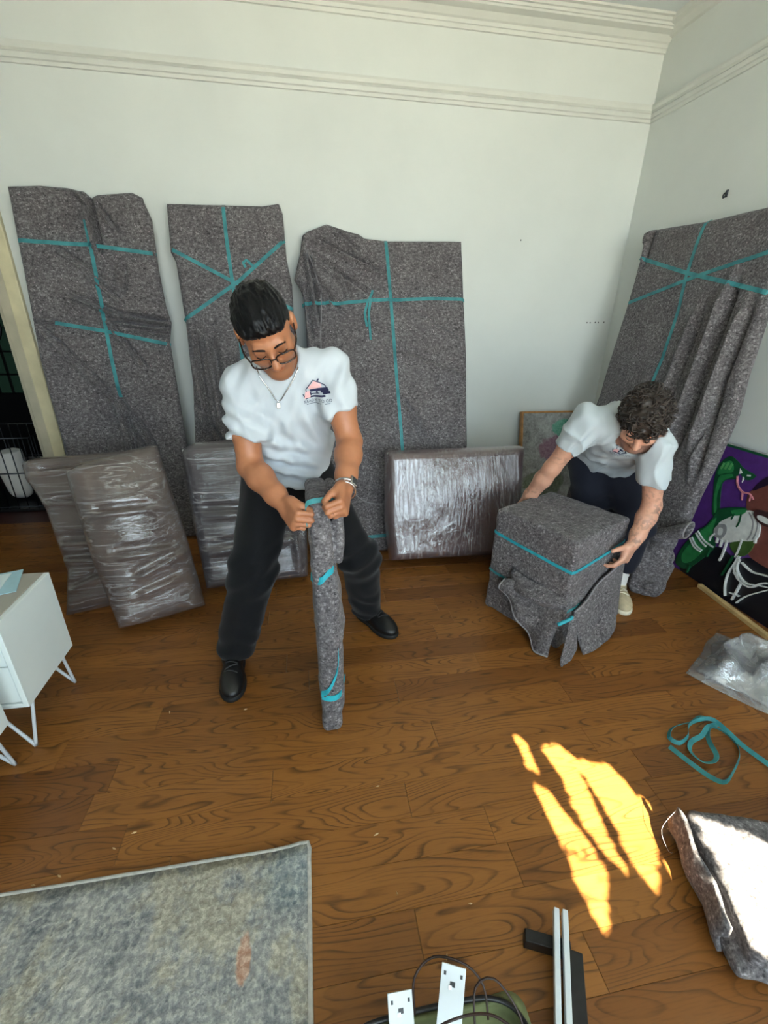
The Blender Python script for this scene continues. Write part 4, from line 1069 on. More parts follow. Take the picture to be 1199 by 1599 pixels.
def shoe(parent, heel, toe, up_m, sole_m, lace_m, high=0.10, wid=0.046, name='shoe'):
    H, T = hv((*heel, 0)), hv((*toe, 0)); d = nv(T-H); L = np.linalg.norm(T-H); s = np.cross([0, 0, 1], d); R = np.stack([s, d, [0, 0, 1]])
    f = Field()
    f.ball(H+d*0.045+[0, 0, 0.045], (wid*0.80, 0.050, 0.048), 0.03, R=R)
    f.ball(H+d*(L*0.52)+[0, 0, 0.042], (wid*0.88, 0.085, 0.046), 0.04, R=R)
    f.ball(T-d*0.072+[0, 0, 0.034], (wid*1.0, 0.070, 0.032), 0.035, R=R)
    f.cone(H+d*0.06+[0, 0, 0.06], H+d*0.058+[0, 0, high], 0.042, 0.042, 0.03)
    f.cut(H+[0, 0, 0.020], (0, 0, -1), 0.5, 0.002); f.cut(H+d*0.06+[0, 0, high], (0, 0, 1), 0.09, 0.004)
    V, F = f.build(0.005)
    o = mesh(name, V, F, up_m, parent)
    g = Field()
    g.ball(H+d*0.048+[0, 0, 0.014], (wid*0.86, 0.056, 0.03), 0.03, R=R); g.ball(H+d*(L*0.5)+[0, 0, 0.014], (wid*0.86, 0.10, 0.03), 0.05, R=R); g.ball(T-d*0.075+[0, 0, 0.014], (wid*1.08, 0.078, 0.03), 0.04, R=R)
    g.cut(H+[0, 0, 0.001], (0, 0, -1), 0.5, 0.002); g.cut(H+[0, 0, 0.026], (0, 0, 1), 0.5, 0.002)
    V, F = g.build(0.005); mesh('sole', V, F, sole_m, o)
    tr = bvh(o)
    for i in range(4):
        c = H+d*(L*(0.42+0.085*i))
        P = []
        for q in (-1, -0.5, 0, 0.5, 1):
            b = Vector(c+s*q*0.024+d*0.008*(1 if i % 2 else -1)*q); h = tr.ray_cast(b+Vector((0, 0, 0.3)), Vector((0, 0, -1)))
            if h[0]: P.append(h[0]+Vector((0, 0, 0.002)))
        if len(P) > 2: tube('lace', P, 0.0032, lace_m, o, 6)
    return o

def skin_cols(V, base=(1, 1, 1)): return np.tile(np.array(base, np.float32), (len(V), 1))
def near(P, c, r): return np.exp(-(np.linalg.norm(P-np.asarray(c), axis=1)/r)**2)

def print_logo(parent, shirt, ctr, right, up, cast, w=0.086):
    """chest print: house outline, pink fill, van and wording, laid on the cloth"""
    tr = bvh(shirt); right, up, cast = Vector(right).normalized(), Vector(up).normalized(), Vector(cast).normalized(); ctr = Vector(ctr)
    root = None
    def lay(name, polys, mat, lift):
        V, F = [], []
        for poly in polys:
            b = len(V)
            for x, y in poly:
                p = ctr+right*(x*w)+up*(y*w)
                h = tr.ray_cast(p-cast*0.4, cast, 0.8)
                V.append((h[0] if h[0] else p)-cast*lift)
            F.append(tuple(range(b, len(V))))
        return mesh(name, V, F, mat, parent, smooth=False)
    def line(a, b, t):
        dx, dy = b[0]-a[0], b[1]-a[1]; L = math.hypot(dx, dy); nx, ny = -dy/L*t/2, dx/L*t/2; n = 5
        return [[(a[0]+dx*i/n+nx, a[1]+dy*i/n+ny), (a[0]+dx*i/n-nx, a[1]+dy*i/n-ny), (a[0]+dx*(i+1)/n-nx, a[1]+dy*(i+1)/n-ny), (a[0]+dx*(i+1)/n+nx, a[1]+dy*(i+1)/n+ny)] for i in range(n)]
    lay('print_fill', [[(-0.26, 0.10), (0.22, 0.10), (0.22, 0.22), (-0.02, 0.40), (-0.26, 0.22)]], M['ink_pink'], 0.0012)
    lay('print_fill', [[(-0.48, -0.24), (-0.24, -0.24), (-0.24, 0.02), (-0.40, 0.02)]], M['ink_pink'], 0.0012)
    ink = []
    for a, b, t in (((-0.36, 0.12), (-0.05, 0.44), 0.035), ((-0.05, 0.44), (0.36, 0.16), 0.035), ((-0.36, 0.12), (-0.36, 0.0), 0.03), ((0.34, 0.2), (0.40, 0.06), 0.03), ((0.10, 0.36), (0.17, 0.44), 0.06),
                    ((-0.22, 0.04), (0.44, 0.04), 0.10), ((-0.22, -0.02), (-0.22, -0.16), 0.05), ((0.02, 0.0), (0.02, -0.12), 0.06), ((0.16, -0.02), (0.46, -0.02), 0.12), ((0.22, -0.11), (0.50, -0.09), 0.08), ((-0.2, -0.10), (0.1, -0.10), 0.03),
                    ((-0.38, -0.22), (0.30, -0.20), 0.07), ((-0.5, -0.05), (-0.44, -0.24), 0.03), ((-0.44, -0.26), (-0.28, -0.24), 0.04), ((-0.44, -0.475), (0.42, -0.475), 0.018)):
        ink += line(a, b, t)
    lay('print_line', ink, M['ink'], 0.0016)['kind'] = 'stuff'
    cu_ = bpy.data.curves.new('txt', 'FONT'); cu_.body = 'READY TO GO'; cu_.align_x = 'CENTER'; cu_.size = 0.155; cu_.resolution_u = 2
    to = bpy.data.objects.new('txt', cu_); col.objects.link(to)
    me = bpy.data.meshes.new_from_object(to); bpy.data.objects.remove(to)
    polys = [[(me.vertices[i].co.x*1.0, me.vertices[i].co.y-0.42) for i in p.vertices] for p in me.polygons]
    bpy.data.meshes.remove(me)
    lay('print_lettering', polys, M['ink'], 0.0016)['kind'] = 'stuff'

# ---- the standing man
pa = thing('person', 'standing man in white t-shirt and glasses bending over a tall wrapped board', 'person', (-0.05, 1.68, 0))
hdA = Head((-0.106, 1.428, 1.340), (0.17, -0.75, -0.66), (-0.24, -0.45, 0.8), 0.98)
shR, shL = hv((-0.213, 1.565, 1.172)), hv((0.080, 1.555, 1.226))
elR, elL = hv((-0.200, 1.495, 0.914)), hv((0.136, 1.495, 0.990))
wrR, wrL = hv((-0.088, 1.338, 0.832)), hv((0.104, 1.325, 0.885))
nk = hv((-0.075, 1.56, 1.235)); pel = hv((-0.082, 1.70, 0.83))
f = Field()
add_head(f, hdA, 1.05, nk, 0.053)
side = nv(shL-shR)
f.slab(pel, (-0.08, 1.69, 0.97), side, 0.135, 0.100, 0.125, 0.095, 0.04)
f.slab((-0.08, 1.69, 0.97), (-0.073, 1.63, 1.12), side, 0.125, 0.095, 0.130, 0.095, 0.04)
f.cone(nk, shR, 0.046, 0.040, 0.03); f.cone(nk, shL, 0.046, 0.040, 0.03)
for sh, el, wr in ((shR, elR, wrR), (shL, elL, wrL)):
    f.chain([sh, sh+(el-sh)*0.5, el], [0.042, 0.048, 0.041], 0.03)
    f.chain([el, el+(wr-el)*0.30, el+(wr-el)*0.75, wr], [0.041, 0.044, 0.034, 0.0275], 0.02)
for hp, kn, an in ((hv((-0.165, 1.70, 0.79)), hv((-0.25, 1.60, 0.43)), hv((-0.358, 1.575, 0.09))), (hv((0.0, 1.70, 0.79)), hv((0.178, 1.69, 0.43)), hv((0.236, 1.80, 0.09)))):
    f.chain([hp, kn, an], [0.08, 0.055, 0.038], 0.04)
add_hand(f, wrR, (0.42, -0.86, -0.28), (-0.80, -0.45, 0.15), False, (72, 88, 50), (0.9, 0.15, -0.45), 0.98)
add_hand(f, wrL, (-0.20, -0.92, -0.42), (0.86, -0.42, 0.1), True, (66, 85, 50), (0.95, 0.25, -0.55), 0.98)
V, F = f.build(0.004)
cA = skin_cols(V); lp = hdA.local(V); hm = np.linalg.norm(lp, axis=1) < 0.17
lips = hm*np.exp(-((lp[:, 0]/0.022)**2+((lp[:, 2]+0.062)/0.010)**2+((lp[:, 1]+0.094)/0.014)**2))
cA *= 1-0.35*lips[:, None]*np.array([0.3, 0.9, 0.8])
beard = hm*np.clip((-0.040-lp[:, 2])/0.02, 0, 1)*np.clip((0.01-lp[:, 1])/0.02, 0, 1)*np.clip((lp[:, 2]+0.14)/0.02, 0, 1)
cA *= 1-0.32*beard[:, None]*(1-lips[:, None])
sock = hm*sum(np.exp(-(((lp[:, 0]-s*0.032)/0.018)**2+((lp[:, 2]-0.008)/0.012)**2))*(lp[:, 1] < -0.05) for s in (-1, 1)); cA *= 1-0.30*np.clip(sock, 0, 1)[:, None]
mesh('body', V, F, M['skin_a'], pa, colr=cA)
# hair: short sides, longer black top combed forward
f = Field(); k = hdA.sc
f.ball(hdA.w(0, 0.016, 0.042), np.array((0.0815, 0.103, 0.090))*k, 0.02, 'u', hdA.R)
f.ball(hdA.w(0, -0.025, 0.078), np.array((0.066, 0.072, 0.052))*k, 0.03, 'u', hdA.R)
f.ball(hdA.w(0, -0.076, 0.078), np.array((0.054, 0.026, 0.024))*k, 0.02, 'u', hdA.R)
f.cut(hdA.w(0, -0.086, 0.060), -hdA.R[1]*0.75-hdA.R[2]*0.9, 0.085, 0.012)
for s in (-1, 1):
    f.ball(hdA.w(s*0.075, -0.055, -0.01), np.array((0.05, 0.052, 0.060))*k, 0.012, 's', hdA.R)
    f.ball(hdA.w(s*0.088, 0.012, -0.020), np.array((0.022, 0.030, 0.045))*k, 0.008, 's', hdA.R)
f.ball(hdA.w(0, -0.05, -0.07), np.array((0.08, 0.085, 0.085))*k, 0.01, 's', hdA.R)
f.cut(hdA.w(0, 0.05, -0.055), -hdA.R[2]+hdA.R[1]*0.0, 0.2, 0.01)
def strands(P):
    q = hdA.local(P); a = np.arctan2(q[:, 0], -q[:, 1]+0.12)
    top = np.clip((q[:, 2]-0.05)/0.05, 0, 1)
    return -(0.0022+0.0022*top)*vnoise(np.stack([q[:, 0]*230+q[:, 1]*40, q[:, 1]*50, q[:, 2]*70], 1))-0.0028*top*vnoise(np.stack([q[:, 0]*85+q[:, 1]*20, q[:, 1]*22, q[:, 2]*25], 1), 4)
V, F = f.build(0.0032, strands); mesh('hair', V, F, M['hair_a'], pa)
for s in (-1, 1):
    tube('eyebrow', [hdA.w(s*0.014, -0.0935, 0.020), hdA.w(s*0.030, -0.0930, 0.026), hdA.w(s*0.048, -0.082, 0.021)], 0.0028, M['hair_a'], pa, 6, step=0.004)
    tube('eyelash', [hdA.w(s*0.019, -0.0885, -0.004), hdA.w(s*0.032, -0.0905, -0.0085), hdA.w(s*0.046, -0.0845, -0.005)], 0.0013, M['hair_a'], pa, 5, step=0.004)
# spectacles
gl = bpy.data.objects.new('glasses', None); col.objects.link(gl); gl.parent = pa; LOC[gl.name] = Vector((0, 0, 0))
for s in (-1, 1):
    P = []
    for i in range(20):
        a = 2*math.pi*i/20; cx, cz = math.cos(a), math.sin(a)
        x = 0.0285*math.copysign(abs(cx)**0.6, cx); z = 0.0185*math.copysign(abs(cz)**0.62, cz)
        P.append(Vector(hdA.w(s*0.0365+x, -0.110+0.10*(s*x+0.02)**1*0.12+0.008*abs(x/0.026 if s*x > 0 else 0), -0.010+z)))
    tube('rim', P, 0.0023, M['tort'], gl, 6, closed=True, step=0.004)
    c = sum(P, Vector())/len(P)
    mesh('lens', [c]+P, [(0, i+1, (i+1) % 20+1) for i in range(20)], M['lens'], gl)
    tube('temple', [hdA.w(s*0.065, -0.098, -0.002), hdA.w(s*0.079, -0.06, 0.000), hdA.w(s*0.083, 0.0, 0.004), hdA.w(s*0.085, 0.022, -0.008)], 0.0024, M['tort'], gl, 6)
tube('bridge', [hdA.w(-0.009, -0.111, -0.004), hdA.w(0, -0.114, -0.001), hdA.w(0.009, -0.111, -0.004)], 0.0022, M['tort'], gl, 6, step=0.004)
# t-shirt
f = Field()
hemA = hv((-0.082, 1.71, 0.785))
f.slab(hemA, (-0.08, 1.685, 0.95), side, 0.168, 0.134, 0.150, 0.126, 0.05)
f.slab((-0.08, 1.685, 0.95), (-0.073, 1.620, 1.12), side, 0.150, 0.126, 0.158, 0.122, 0.05)
f.slab((-0.073, 1.620, 1.12), (-0.075, 1.590, 1.180), side, 0.150, 0.118, 0.120, 0.085, 0.05)
for sh in (shR, shL): f.cone(nk+hv((0, 0.0, -0.016)), sh, 0.066, 0.060, 0.05)
slR = shR+(elR-shR)*0.66; slL = shL+(elL-shL)*0.60
f.sleeve(shR, slR, 0.064, 0.070, 0.022); f.sleeve(shL, slL, 0.064, 0.068, 0.022)
f.cut(hemA+hv((0, 0, 0.0)), (0, -0.1, -1), 0.5, 0.004)
f.cone(nk+hv((-0.008, -0.040, 0.026)), hdA.w(0, 0.0, -0.06), 0.060, 0.10, 0.012, 's')
def foldA(P, g=1.9):
    q = P-hemA; z = P[:, 2]
    w = np.clip((1.16-z)/0.25, 0.15, 1)
    rd = lambda q, s: 0.6-2.2*(1-np.abs(vnoise(q, s)))**3
    d = 0.0065*w*rd(np.stack([P[:, 0]*13+z*4, P[:, 1]*6, z*2.6], 1), 2)+0.005*vnoise(np.stack([P[:, 0]*34-z*14, P[:, 1]*12, z*9], 1), 3)
    # drag lines from the left arm pit to the board, horizontal rumples at the belly
    d += 0.007*np.sin((P[:, 0]*0.9+z*0.55)*95+3*vnoise(P*6))*near(P, (0.045, 1.52, 1.02), 0.13)
    d += 0.008*np.sin(z*110+P[:, 0]*25+2*vnoise(P*8))*near(P, (-0.08, 1.54, 0.86), 0.11)
    d += 0.006*np.sin((P[:, 0]*0.5+z)*120)*near(P, (-0.235, 1.53, 1.05), 0.08)
    return d*g
V, F = f.build(0.0058, foldA); teeA = mesh('t_shirt', V, F, M['tee'], pa)
print_logo(teeA, teeA, (0.030, 1.47, 1.158), (0.98, 0, 0.17), (-0.15, 0.25, 0.95), (0.0, 1.0, 0.05), 0.088)
ta = bvh(teeA)
def chest(x, z, lift=0.004):
    h = ta.ray_cast(Vector((x, 1.0, z)), Vector((0, 1, 0))); return (h[0] if h[0] else Vector((x, 1.48, z)))-Vector((0, lift, 0))
ch = [chest(-0.150, 1.235), chest(-0.140, 1.205), chest(-0.115, 1.165), chest(-0.092, 1.128), chest(-0.062, 1.165), chest(-0.035, 1.205), chest(-0.022, 1.235)]
nkl = tube('necklace', ch, 0.0022, M['silver'], pa, 6)
box('pendant', ch[3]+Vector((0, -0.004, -0.012)), (0.012, 0.005, 0.018), M['silver'], nkl, bevel=0.002)
# trousers
f = Field()
f.slab((-0.082, 1.71, 0.85), (-0.082, 1.715, 0.76), side, 0.138, 0.098, 0.160, 0.118, 0.04)
f.chain([(-0.170, 1.70, 0.79), (-0.252, 1.605, 0.43), (-0.352, 1.585, 0.085)], [0.100, 0.086, 0.074], 0.05)
f.chain([(0.005, 1.70, 0.79), (0.180, 1.695, 0.43), (0.236, 1.795, 0.095)], [0.102, 0.084, 0.072], 0.05)
f.cut((-0.352, 1.585, 0.060), (0.1, -0.15, -1), 0.13, 0.004); f.cut((0.236, 1.795, 0.070), (-0.05, 0.2, -1), 0.13, 0.004); f.cut((-0.08, 1.7, 0.875), (0, 0, 1), 0.4, 0.004)
def foldT(P):
    z = P[:, 2]
    return 0.010*vnoise(np.stack([P[:, 0]*14, P[:, 1]*14, z*5], 1), 5)+0.005*np.sin(z*80+P[:, 0]*30+6*vnoise(P*9))*np.exp(-((z-0.12)/0.08)**2)+0.006*np.sin(z*70-P[:, 0]*40)*np.exp(-((z-0.45)/0.10)**2)
V, F = f.build(0.0065, foldT); mesh('trousers', V, F, M['black_cloth'], pa)
shoe(pa, (-0.372, 1.640), (-0.345, 1.365), M['shoe'], M['rubber'], M['lace'])
shoe(pa, (0.205, 1.880), (0.352, 1.645), M['shoe'], M['rubber'], M['lace'])
# wrist watch
fa = nv(wrL-elL); wc = wrL-fa*0.012; u1 = nv(np.cross(fa, [0, 0, 1])); u2 = np.cross(fa, u1)
wt = tube('watch', [wc+(u1*math.cos(a)+u2*math.sin(a))*0.031 for a in np.linspace(0, 2*math.pi, 19)[:-1]], 0.0055, M['silver'], pa, 6, closed=True)
dw = nv(hv((0.75, -0.55, 0.45))-fa*(hv((0.75, -0.55, 0.45))@fa))
Rm = Matrix([list(v) for v in np.stack([np.cross(fa, dw), fa, dw]).T.tolist()])
box('watch_case', Vector(wc+dw*0.034), (0.030, 0.032, 0.009), M['silver'], wt, Rm, 0.004)
tube('bracelet', [wrL+fa*0.012+(u1*math.cos(a)+u2*math.sin(a))*0.034+fa*0.01*math.sin(a) for a in np.linspace(0, 2*math.pi, 19)[:-1]], 0.003, M['silver'], pa, 6, closed=True)

# ---- the held board
hb = thing('wrapped_board', 'narrow upright board in grey blanket held by the standing man', 'wrapped board', (0.03, 1.4, 0))
bt, tp = hv((0.033, 1.175, 0.0)), hv((0.018, 1.285, 0.868))
zu = nv(tp-bt); bk = nv(hv((-0.02, 1.0, 0.0))-zu*(hv((-0.02, 1.0, 0.0))@zu)); rx = np.cross(bk, zu)
R = np.stack([rx, bk, zu]); L = np.linalg.norm(tp-bt); D = 0.30
f = Field(); f.rbox(bt+zu*(L/2+0.004)+bk*(D/2), R, (0.034, D/2, L/2), 0.022)
f.slab(bt+zu*0.60+bk*0.09+rx*0.03, bt+zu*0.40+bk*0.10+rx*0.035, bk, 0.06, 0.014, 0.09, 0.034, 0.04)
f.slab(bt+zu*0.36+bk*0.11+rx*0.03, bt+zu*0.10+bk*0.10+rx*0.03, bk, 0.08, 0.020, 0.07, 0.016, 0.04)
f.cone(tp+rx*0.046+bk*0.20-zu*0.0, tp+rx*0.062+bk*0.05-zu*0.05, 0.020, 0.021, 0.012); f.cone(tp+rx*0.062+bk*0.05-zu*0.05, tp+rx*0.055+bk*0.04-zu*0.22, 0.021, 0.017, 0.012)
f.cut((0.03, 1.3, 0.002), (0, 0, -1), 0.5, 0.004)
V, F = f.build(0.006, lambda P: 0.004*vnoise(P*28)+0.005*vnoise(P*11, 3))
hbo = mesh('blanket', V, F, M['blanket'], hb); th_ = bvh(hbo)
def front_strap(name, pts, w, mat):
    P = []
    for a, b, zz in pts:                                # across, back, height along the board
        base = Vector(bt+zu*zz+rx*a+bk*b)
        d = Vector(bk) if abs(a) < 0.04 else Vector(-rx if a > 0 else rx)
        h = th_.ray_cast(base-d*0.15, d, 0.4)
        P.append((h[0] if h[0] else base)-d*0.004)
    P = spline(P, 0.01); S = []
    for i in range(len(P)): S.append(Vector(zu)*0.9+Vector(rx)*0.1)
    return ribbon(name, P, S, w, 0.003, mat, hb)
front_strap('strap', [(-0.07, 0.05, 0.60), (-0.035, 0.0, 0.60), (-0.01, 0.0, 0.602), (0.015, 0.0, 0.625), (0.034, 0.0, 0.632)], 0.026, M['strap_bright'])
front_strap('strap', [(-0.032, 0.0, 0.155), (0.0, 0.0, 0.150), (0.034, 0.0, 0.158), (0.07, 0.08, 0.17)], 0.022, M['strap_bright'])
front_strap('strap', [(-0.033, 0.0, 0.165), (-0.01, 0.0, 0.185), (0.015, 0.0, 0.225), (0.03, 0.0, 0.27), (0.034, 0.0, 0.33)], 0.024, M['strap_bright'])
# strap being pulled tight: over the top edge, ends in the fists
tt = Vector(tp); ribbon('strap', spline([tt+Vector(-rx)*0.040+Vector(-zu)*0.075+Vector(-bk)*0.012, tt+Vector(-rx)*0.040+Vector(-zu)*0.02-Vector(bk)*0.004, tt+Vector(-rx)*0.02-Vector(bk)*0.010-Vector(zu)*0.004, tt+Vector(rx)*0.02-Vector(bk)*0.010, tt+Vector(rx)*0.045-Vector(bk)*0.006+Vector(zu)*0.004], 0.008),
       [Vector(zu)*0.8+Vector(bk)*0.3]*400, 0.016, 0.0025, M['strap'], hb)

# ---- the crouching man
pb = thing('person', 'crouching man with curly brown hair gripping the wrapped cube', 'person', (1.54, 2.0, 0))
hdB = Head((1.362, 1.640, 1.002), (-0.42, -0.52, -0.74), (-0.30, -0.50, 0.75), 0.98)
sR, sL = hv((1.232, 1.810, 0.968)), hv((1.452, 1.640, 0.905))
eR, eL = hv((1.150, 1.900, 0.728)), hv((1.525, 1.650, 0.612))
wR, wL = hv((1.098, 2.020, 0.500)), hv((1.420, 1.580, 0.462))
nb = hv((1.395, 1.745, 0.972)); pl = hv((1.530, 2.070, 0.76))
sdB = nv(sL-sR)
f = Field()
add_head(f, hdB, 1.02, nb, 0.060)
f.slab(pl, (1.47, 1.93, 0.86), sdB, 0.150, 0.105, 0.145, 0.105, 0.04); f.slab((1.47, 1.93, 0.86), (1.40, 1.79, 0.93), sdB, 0.145, 0.105, 0.150, 0.10, 0.04)
f.cone(nb, sR, 0.046, 0.040, 0.03); f.cone(nb, sL, 0.046, 0.040, 0.03)
for sh, el, wr in ((sR, eR, wR), (sL, eL, wL)):
    f.chain([sh, sh+(el-sh)*0.5, el], [0.042, 0.044, 0.039], 0.03)
    f.chain([el, el+(wr-el)*0.30, el+(wr-el)*0.75, wr], [0.039, 0.041, 0.032, 0.0265], 0.02)
lgs = ((hv((1.465, 2.10, 0.74)), hv((1.50, 2.03, 0.42)), hv((1.45, 2.22, 0.09))), (hv((1.60, 2.05, 0.74)), hv((1.645, 1.84, 0.42)), hv((1.615, 1.83, 0.09))))
for hp, kn, an in lgs: f.chain([hp, kn, an], [0.08, 0.055, 0.036], 0.04)
add_hand(f, wR, (-0.10, 0.15, -1.0), (-0.1, 0.9, 0.1), False, (14, 22, 14), sc=0.98)
add_hand(f, wL, (-0.42, -0.12, -0.88), (0.42, -0.85, -0.12), True, ((20, 34, 24), (28, 36, 24), (34, 40, 26), (38, 42, 26)), (0.55, 0.8, -0.35), 0.98, 0.12, 25)
V, F = f.build(0.0042)
cB = skin_cols(V); lp = hdB.local(V); hm = np.linalg.norm(lp, axis=1) < 0.17
lips = hm*np.exp(-((lp[:, 0]/0.022)**2+((lp[:, 2]+0.062)/0.010)**2+((lp[:, 1]+0.094)/0.014)**2))
beard = hm*np.clip((-0.036-lp[:, 2])/0.02, 0, 1)*np.clip((0.012-lp[:, 1])/0.02, 0, 1)*np.clip((lp[:, 2]+0.14)/0.02, 0, 1)
cB *= 1-beard[:, None]*(1-lips[:, None])*np.array([0.52, 0.50, 0.46])
cB *= 1-0.3*lips[:, None]*np.array([0.3, 0.9, 0.8])
def ink(P, pts, r, thr, sd_): 
    m = sum(near(P, q, r) for q in pts)
    return np.clip(m, 0, 1)*(vnoise(P*95, sd_) > thr)
ta_ = ink(V, [eL+(wL-eL)*0.12+hv((0.02, -0.03, 0)), eL+(wL-eL)*0.5, eL+(wL-eL)*0.92, sL+(eL-sL)*0.75], 0.038, 0.15, 11)+ink(V, [eR+(wR-eR)*0.6, eR+(wR-eR)*0.85, sR+(eR-sR)*0.72], 0.034, 0.12, 12)
cB *= 1-0.75*np.clip(ta_, 0, 1)[:, None]*np.array([1.0, 0.9, 0.8])
mesh('body', V, F, M['skin_b'], pb, colr=cB)
# curly hair
f = Field(); k = hdB.sc
f.ball(hdB.w(0, 0.018, 0.048), np.array((0.088, 0.108, 0.096))*k, 0.02, 'u', hdB.R)
f.ball(hdB.w(0, -0.055, 0.088), np.array((0.066, 0.048, 0.044))*k, 0.03, 'u', hdB.R)
f.ball(hdB.w(0, -0.05, -0.060), np.array((0.085, 0.085, 0.095))*k, 0.012, 's', hdB.R)
for s in (-1, 1): f.ball(hdB.w(s*0.085, -0.045, -0.015), np.array((0.04, 0.05, 0.05))*k, 0.012, 's', hdB.R); f.ball(hdB.w(s*0.090, 0.010, -0.018), np.array((0.022, 0.028, 0.042))*k, 0.008, 's', hdB.R)
f.cut(hdB.w(0, 0.05, -0.060), -hdB.R[2], 0.2, 0.01)
V, F = f.build(0.0045, lambda P: 0.010*vnoise(P*60, 8)+0.008*vnoise(P*30, 9))
hairB = mesh('hair', V, F, M['hair_b'], pb)
tv = V; r2_ = np.random.default_rng(5)
CV, CF = [], []
ll = hdB.local(tv); okv = np.where((ll[:, 2] > 0.0) | (ll[:, 1] > 0.02))[0]
for i in r2_.choice(okv, 330):
    p = tv[i]; l = ll[i]; n_ = nv((l-np.array([0, 0.015, 0.03]))@hdB.R)
    t_ = nv(np.cross(n_, r2_.normal(size=3))); b_ = np.cross(n_, t_)
    R0 = r2_.uniform(0.008, 0.014); turns = r2_.uniform(0.9, 1.5); pts = []
    for q in np.linspace(0, 1, 12):
        a = q*turns*2*math.pi
        pts.append(p+(t_*math.cos(a)+n_*math.sin(a))*R0+b_*(q-0.5)*R0*1.6+n_*0.003)
    m = 5; base = len(CV); rr = 0.0030
    for j, pt in enumerate(pts):
        tg_ = nv(pts[min(j+1, 11)]-pts[max(j-1, 0)]); u_ = nv(np.cross(tg_, b_+0.01)); v_ = np.cross(tg_, u_)
        w_ = rr*(0.5+0.5*math.sin(math.pi*min(1, (j+1)/11)))
        for a in range(m): CV.append(pt+(u_*math.cos(2*math.pi*a/m)+v_*math.sin(2*math.pi*a/m))*w_)
    for j in range(11):
        for a in range(m): CF.append((base+j*m+a, base+j*m+(a+1) % m, base+(j+1)*m+(a+1) % m, base+(j+1)*m+a))
cl = mesh('curls', CV, CF, M['hair_b'], hairB); cl['kind'] = 'stuff'
for s in (-1, 1):
    tube('eyebrow', [hdB.w(s*0.014, -0.0935, 0.020), hdB.w(s*0.030, -0.0930, 0.025), hdB.w(s*0.048, -0.082, 0.020)], 0.004, M['hair_b'], pb, 6, step=0.004)
    tube('eyelash', [hdB.w(s*0.019, -0.0885, -0.004), hdB.w(s*0.032, -0.0905, -0.0085), hdB.w(s*0.046, -0.0845, -0.005)], 0.0013, M['hair_b'], pb, 5, step=0.004)
# t-shirt
f = Field()
hB = hv((1.515, 2.005, 0.775))
f.slab(hB, (1.47, 1.92, 0.865), sdB, 0.172, 0.125, 0.165, 0.125, 0.05); f.slab((1.47, 1.92, 0.865), (1.40, 1.79, 0.925), sdB, 0.165, 0.125, 0.160, 0.115, 0.05)
for sh in (sR, sL): f.cone(nb+hv((0.005, 0.008, -0.008)), sh, 0.076, 0.070, 0.05)
cR = sR+(eR-sR)*0.58; cL = sL+(eL-sL)*0.58
f.sleeve(sR, cR, 0.067, 0.066, 0.025); f.sleeve(sL, cL, 0.067, 0.068, 0.025)
axB = nv(hB-hv((1.40, 1.79, 0.925)))
f.cut(hB+axB*0.02, axB, 0.4, 0.004)
f.cone(nb+hv((-0.02, -0.035, 0.010)), hdB.w(0, 0.0, -0.075), 0.066, 0.10, 0.012, 's')
def foldB(P):
    rd = lambda q, s: 0.6-2.2*(1-np.abs(vnoise(q, s)))**3
    d = 0.0055*rd(np.stack([P[:, 0]*13, P[:, 1]*8, P[:, 2]*6], 1), 6)+0.005*vnoise(np.stack([P[:, 0]*34, P[:, 1]*22, P[:, 2]*12], 1), 7)
    d += 0.006*np.sin((P[:, 0]-P[:, 2]*0.5)*110)*near(P, sR+hv((0.0, -0.03, -0.1)), 0.08)
    return d*1.5
V, F = f.build(0.0058, foldB); teeB = mesh('t_shirt', V, F, M['tee2'], pb)
print_logo(teeB, teeB, (1.350, 1.68, 0.855), (0.86, -0.50, -0.16), (0.05, -0.15, 0.95), (0.25, 0.85, 0.35), 0.085)
# trousers
f = Field()
f.slab((1.515, 2.035, 0.79), (1.533, 2.085, 0.72), sdB*0.5+nv(hv((0.135, -0.05, 0)))*0.5, 0.160, 0.120, 0.165, 0.125, 0.04)
f.chain([lgs[0][0], lgs[0][1], lgs[0][2]+hv((0, 0, 0.06))], [0.100, 0.085, 0.066], 0.05); f.chain([lgs[1][0], lgs[1][1], lgs[1][2]+hv((0, 0, 0.09))], [0.100, 0.083, 0.064], 0.05)
f.cut(lgs[0][2]+hv((0, 0, 0.04)), (0, 0, -1), 0.12, 0.004); f.cut(lgs[1][2]+hv((0, 0, 0.08)), (0, 0, -1), 0.12, 0.004); f.cut((1.49, 1.97, 0.83), (0.0, -0.4, 1), 0.3, 0.004)
V, F = f.build(0.0068, foldT); mesh('trousers', V, F, M['navy_cloth'], pb)
for hp, kn, an in lgs:
    g = Field(); g.cone(an+hv((0, 0, 0.0)), an+hv((0, 0, 0.10)), 0.040, 0.042, 0.01); g.cut(an+hv((0, 0, 0.10)), (0, 0, 1), 0.1, 0.004)
    V, F = g.build(0.006, lambda P: 0.002*np.sin(P[:, 2]*300)); mesh('sock', V, F, M['sock'], pb)
shoe(pb, (1.640, 1.895), (1.545, 1.650), M['beige_shoe'], M['cream'], M['cream'], high=0.085, wid=0.044)
shoe(pb, (1.47, 2.28), (1.42, 2.03), M['beige_shoe'], M['cream'], M['cream'], high=0.085, wid=0.044)

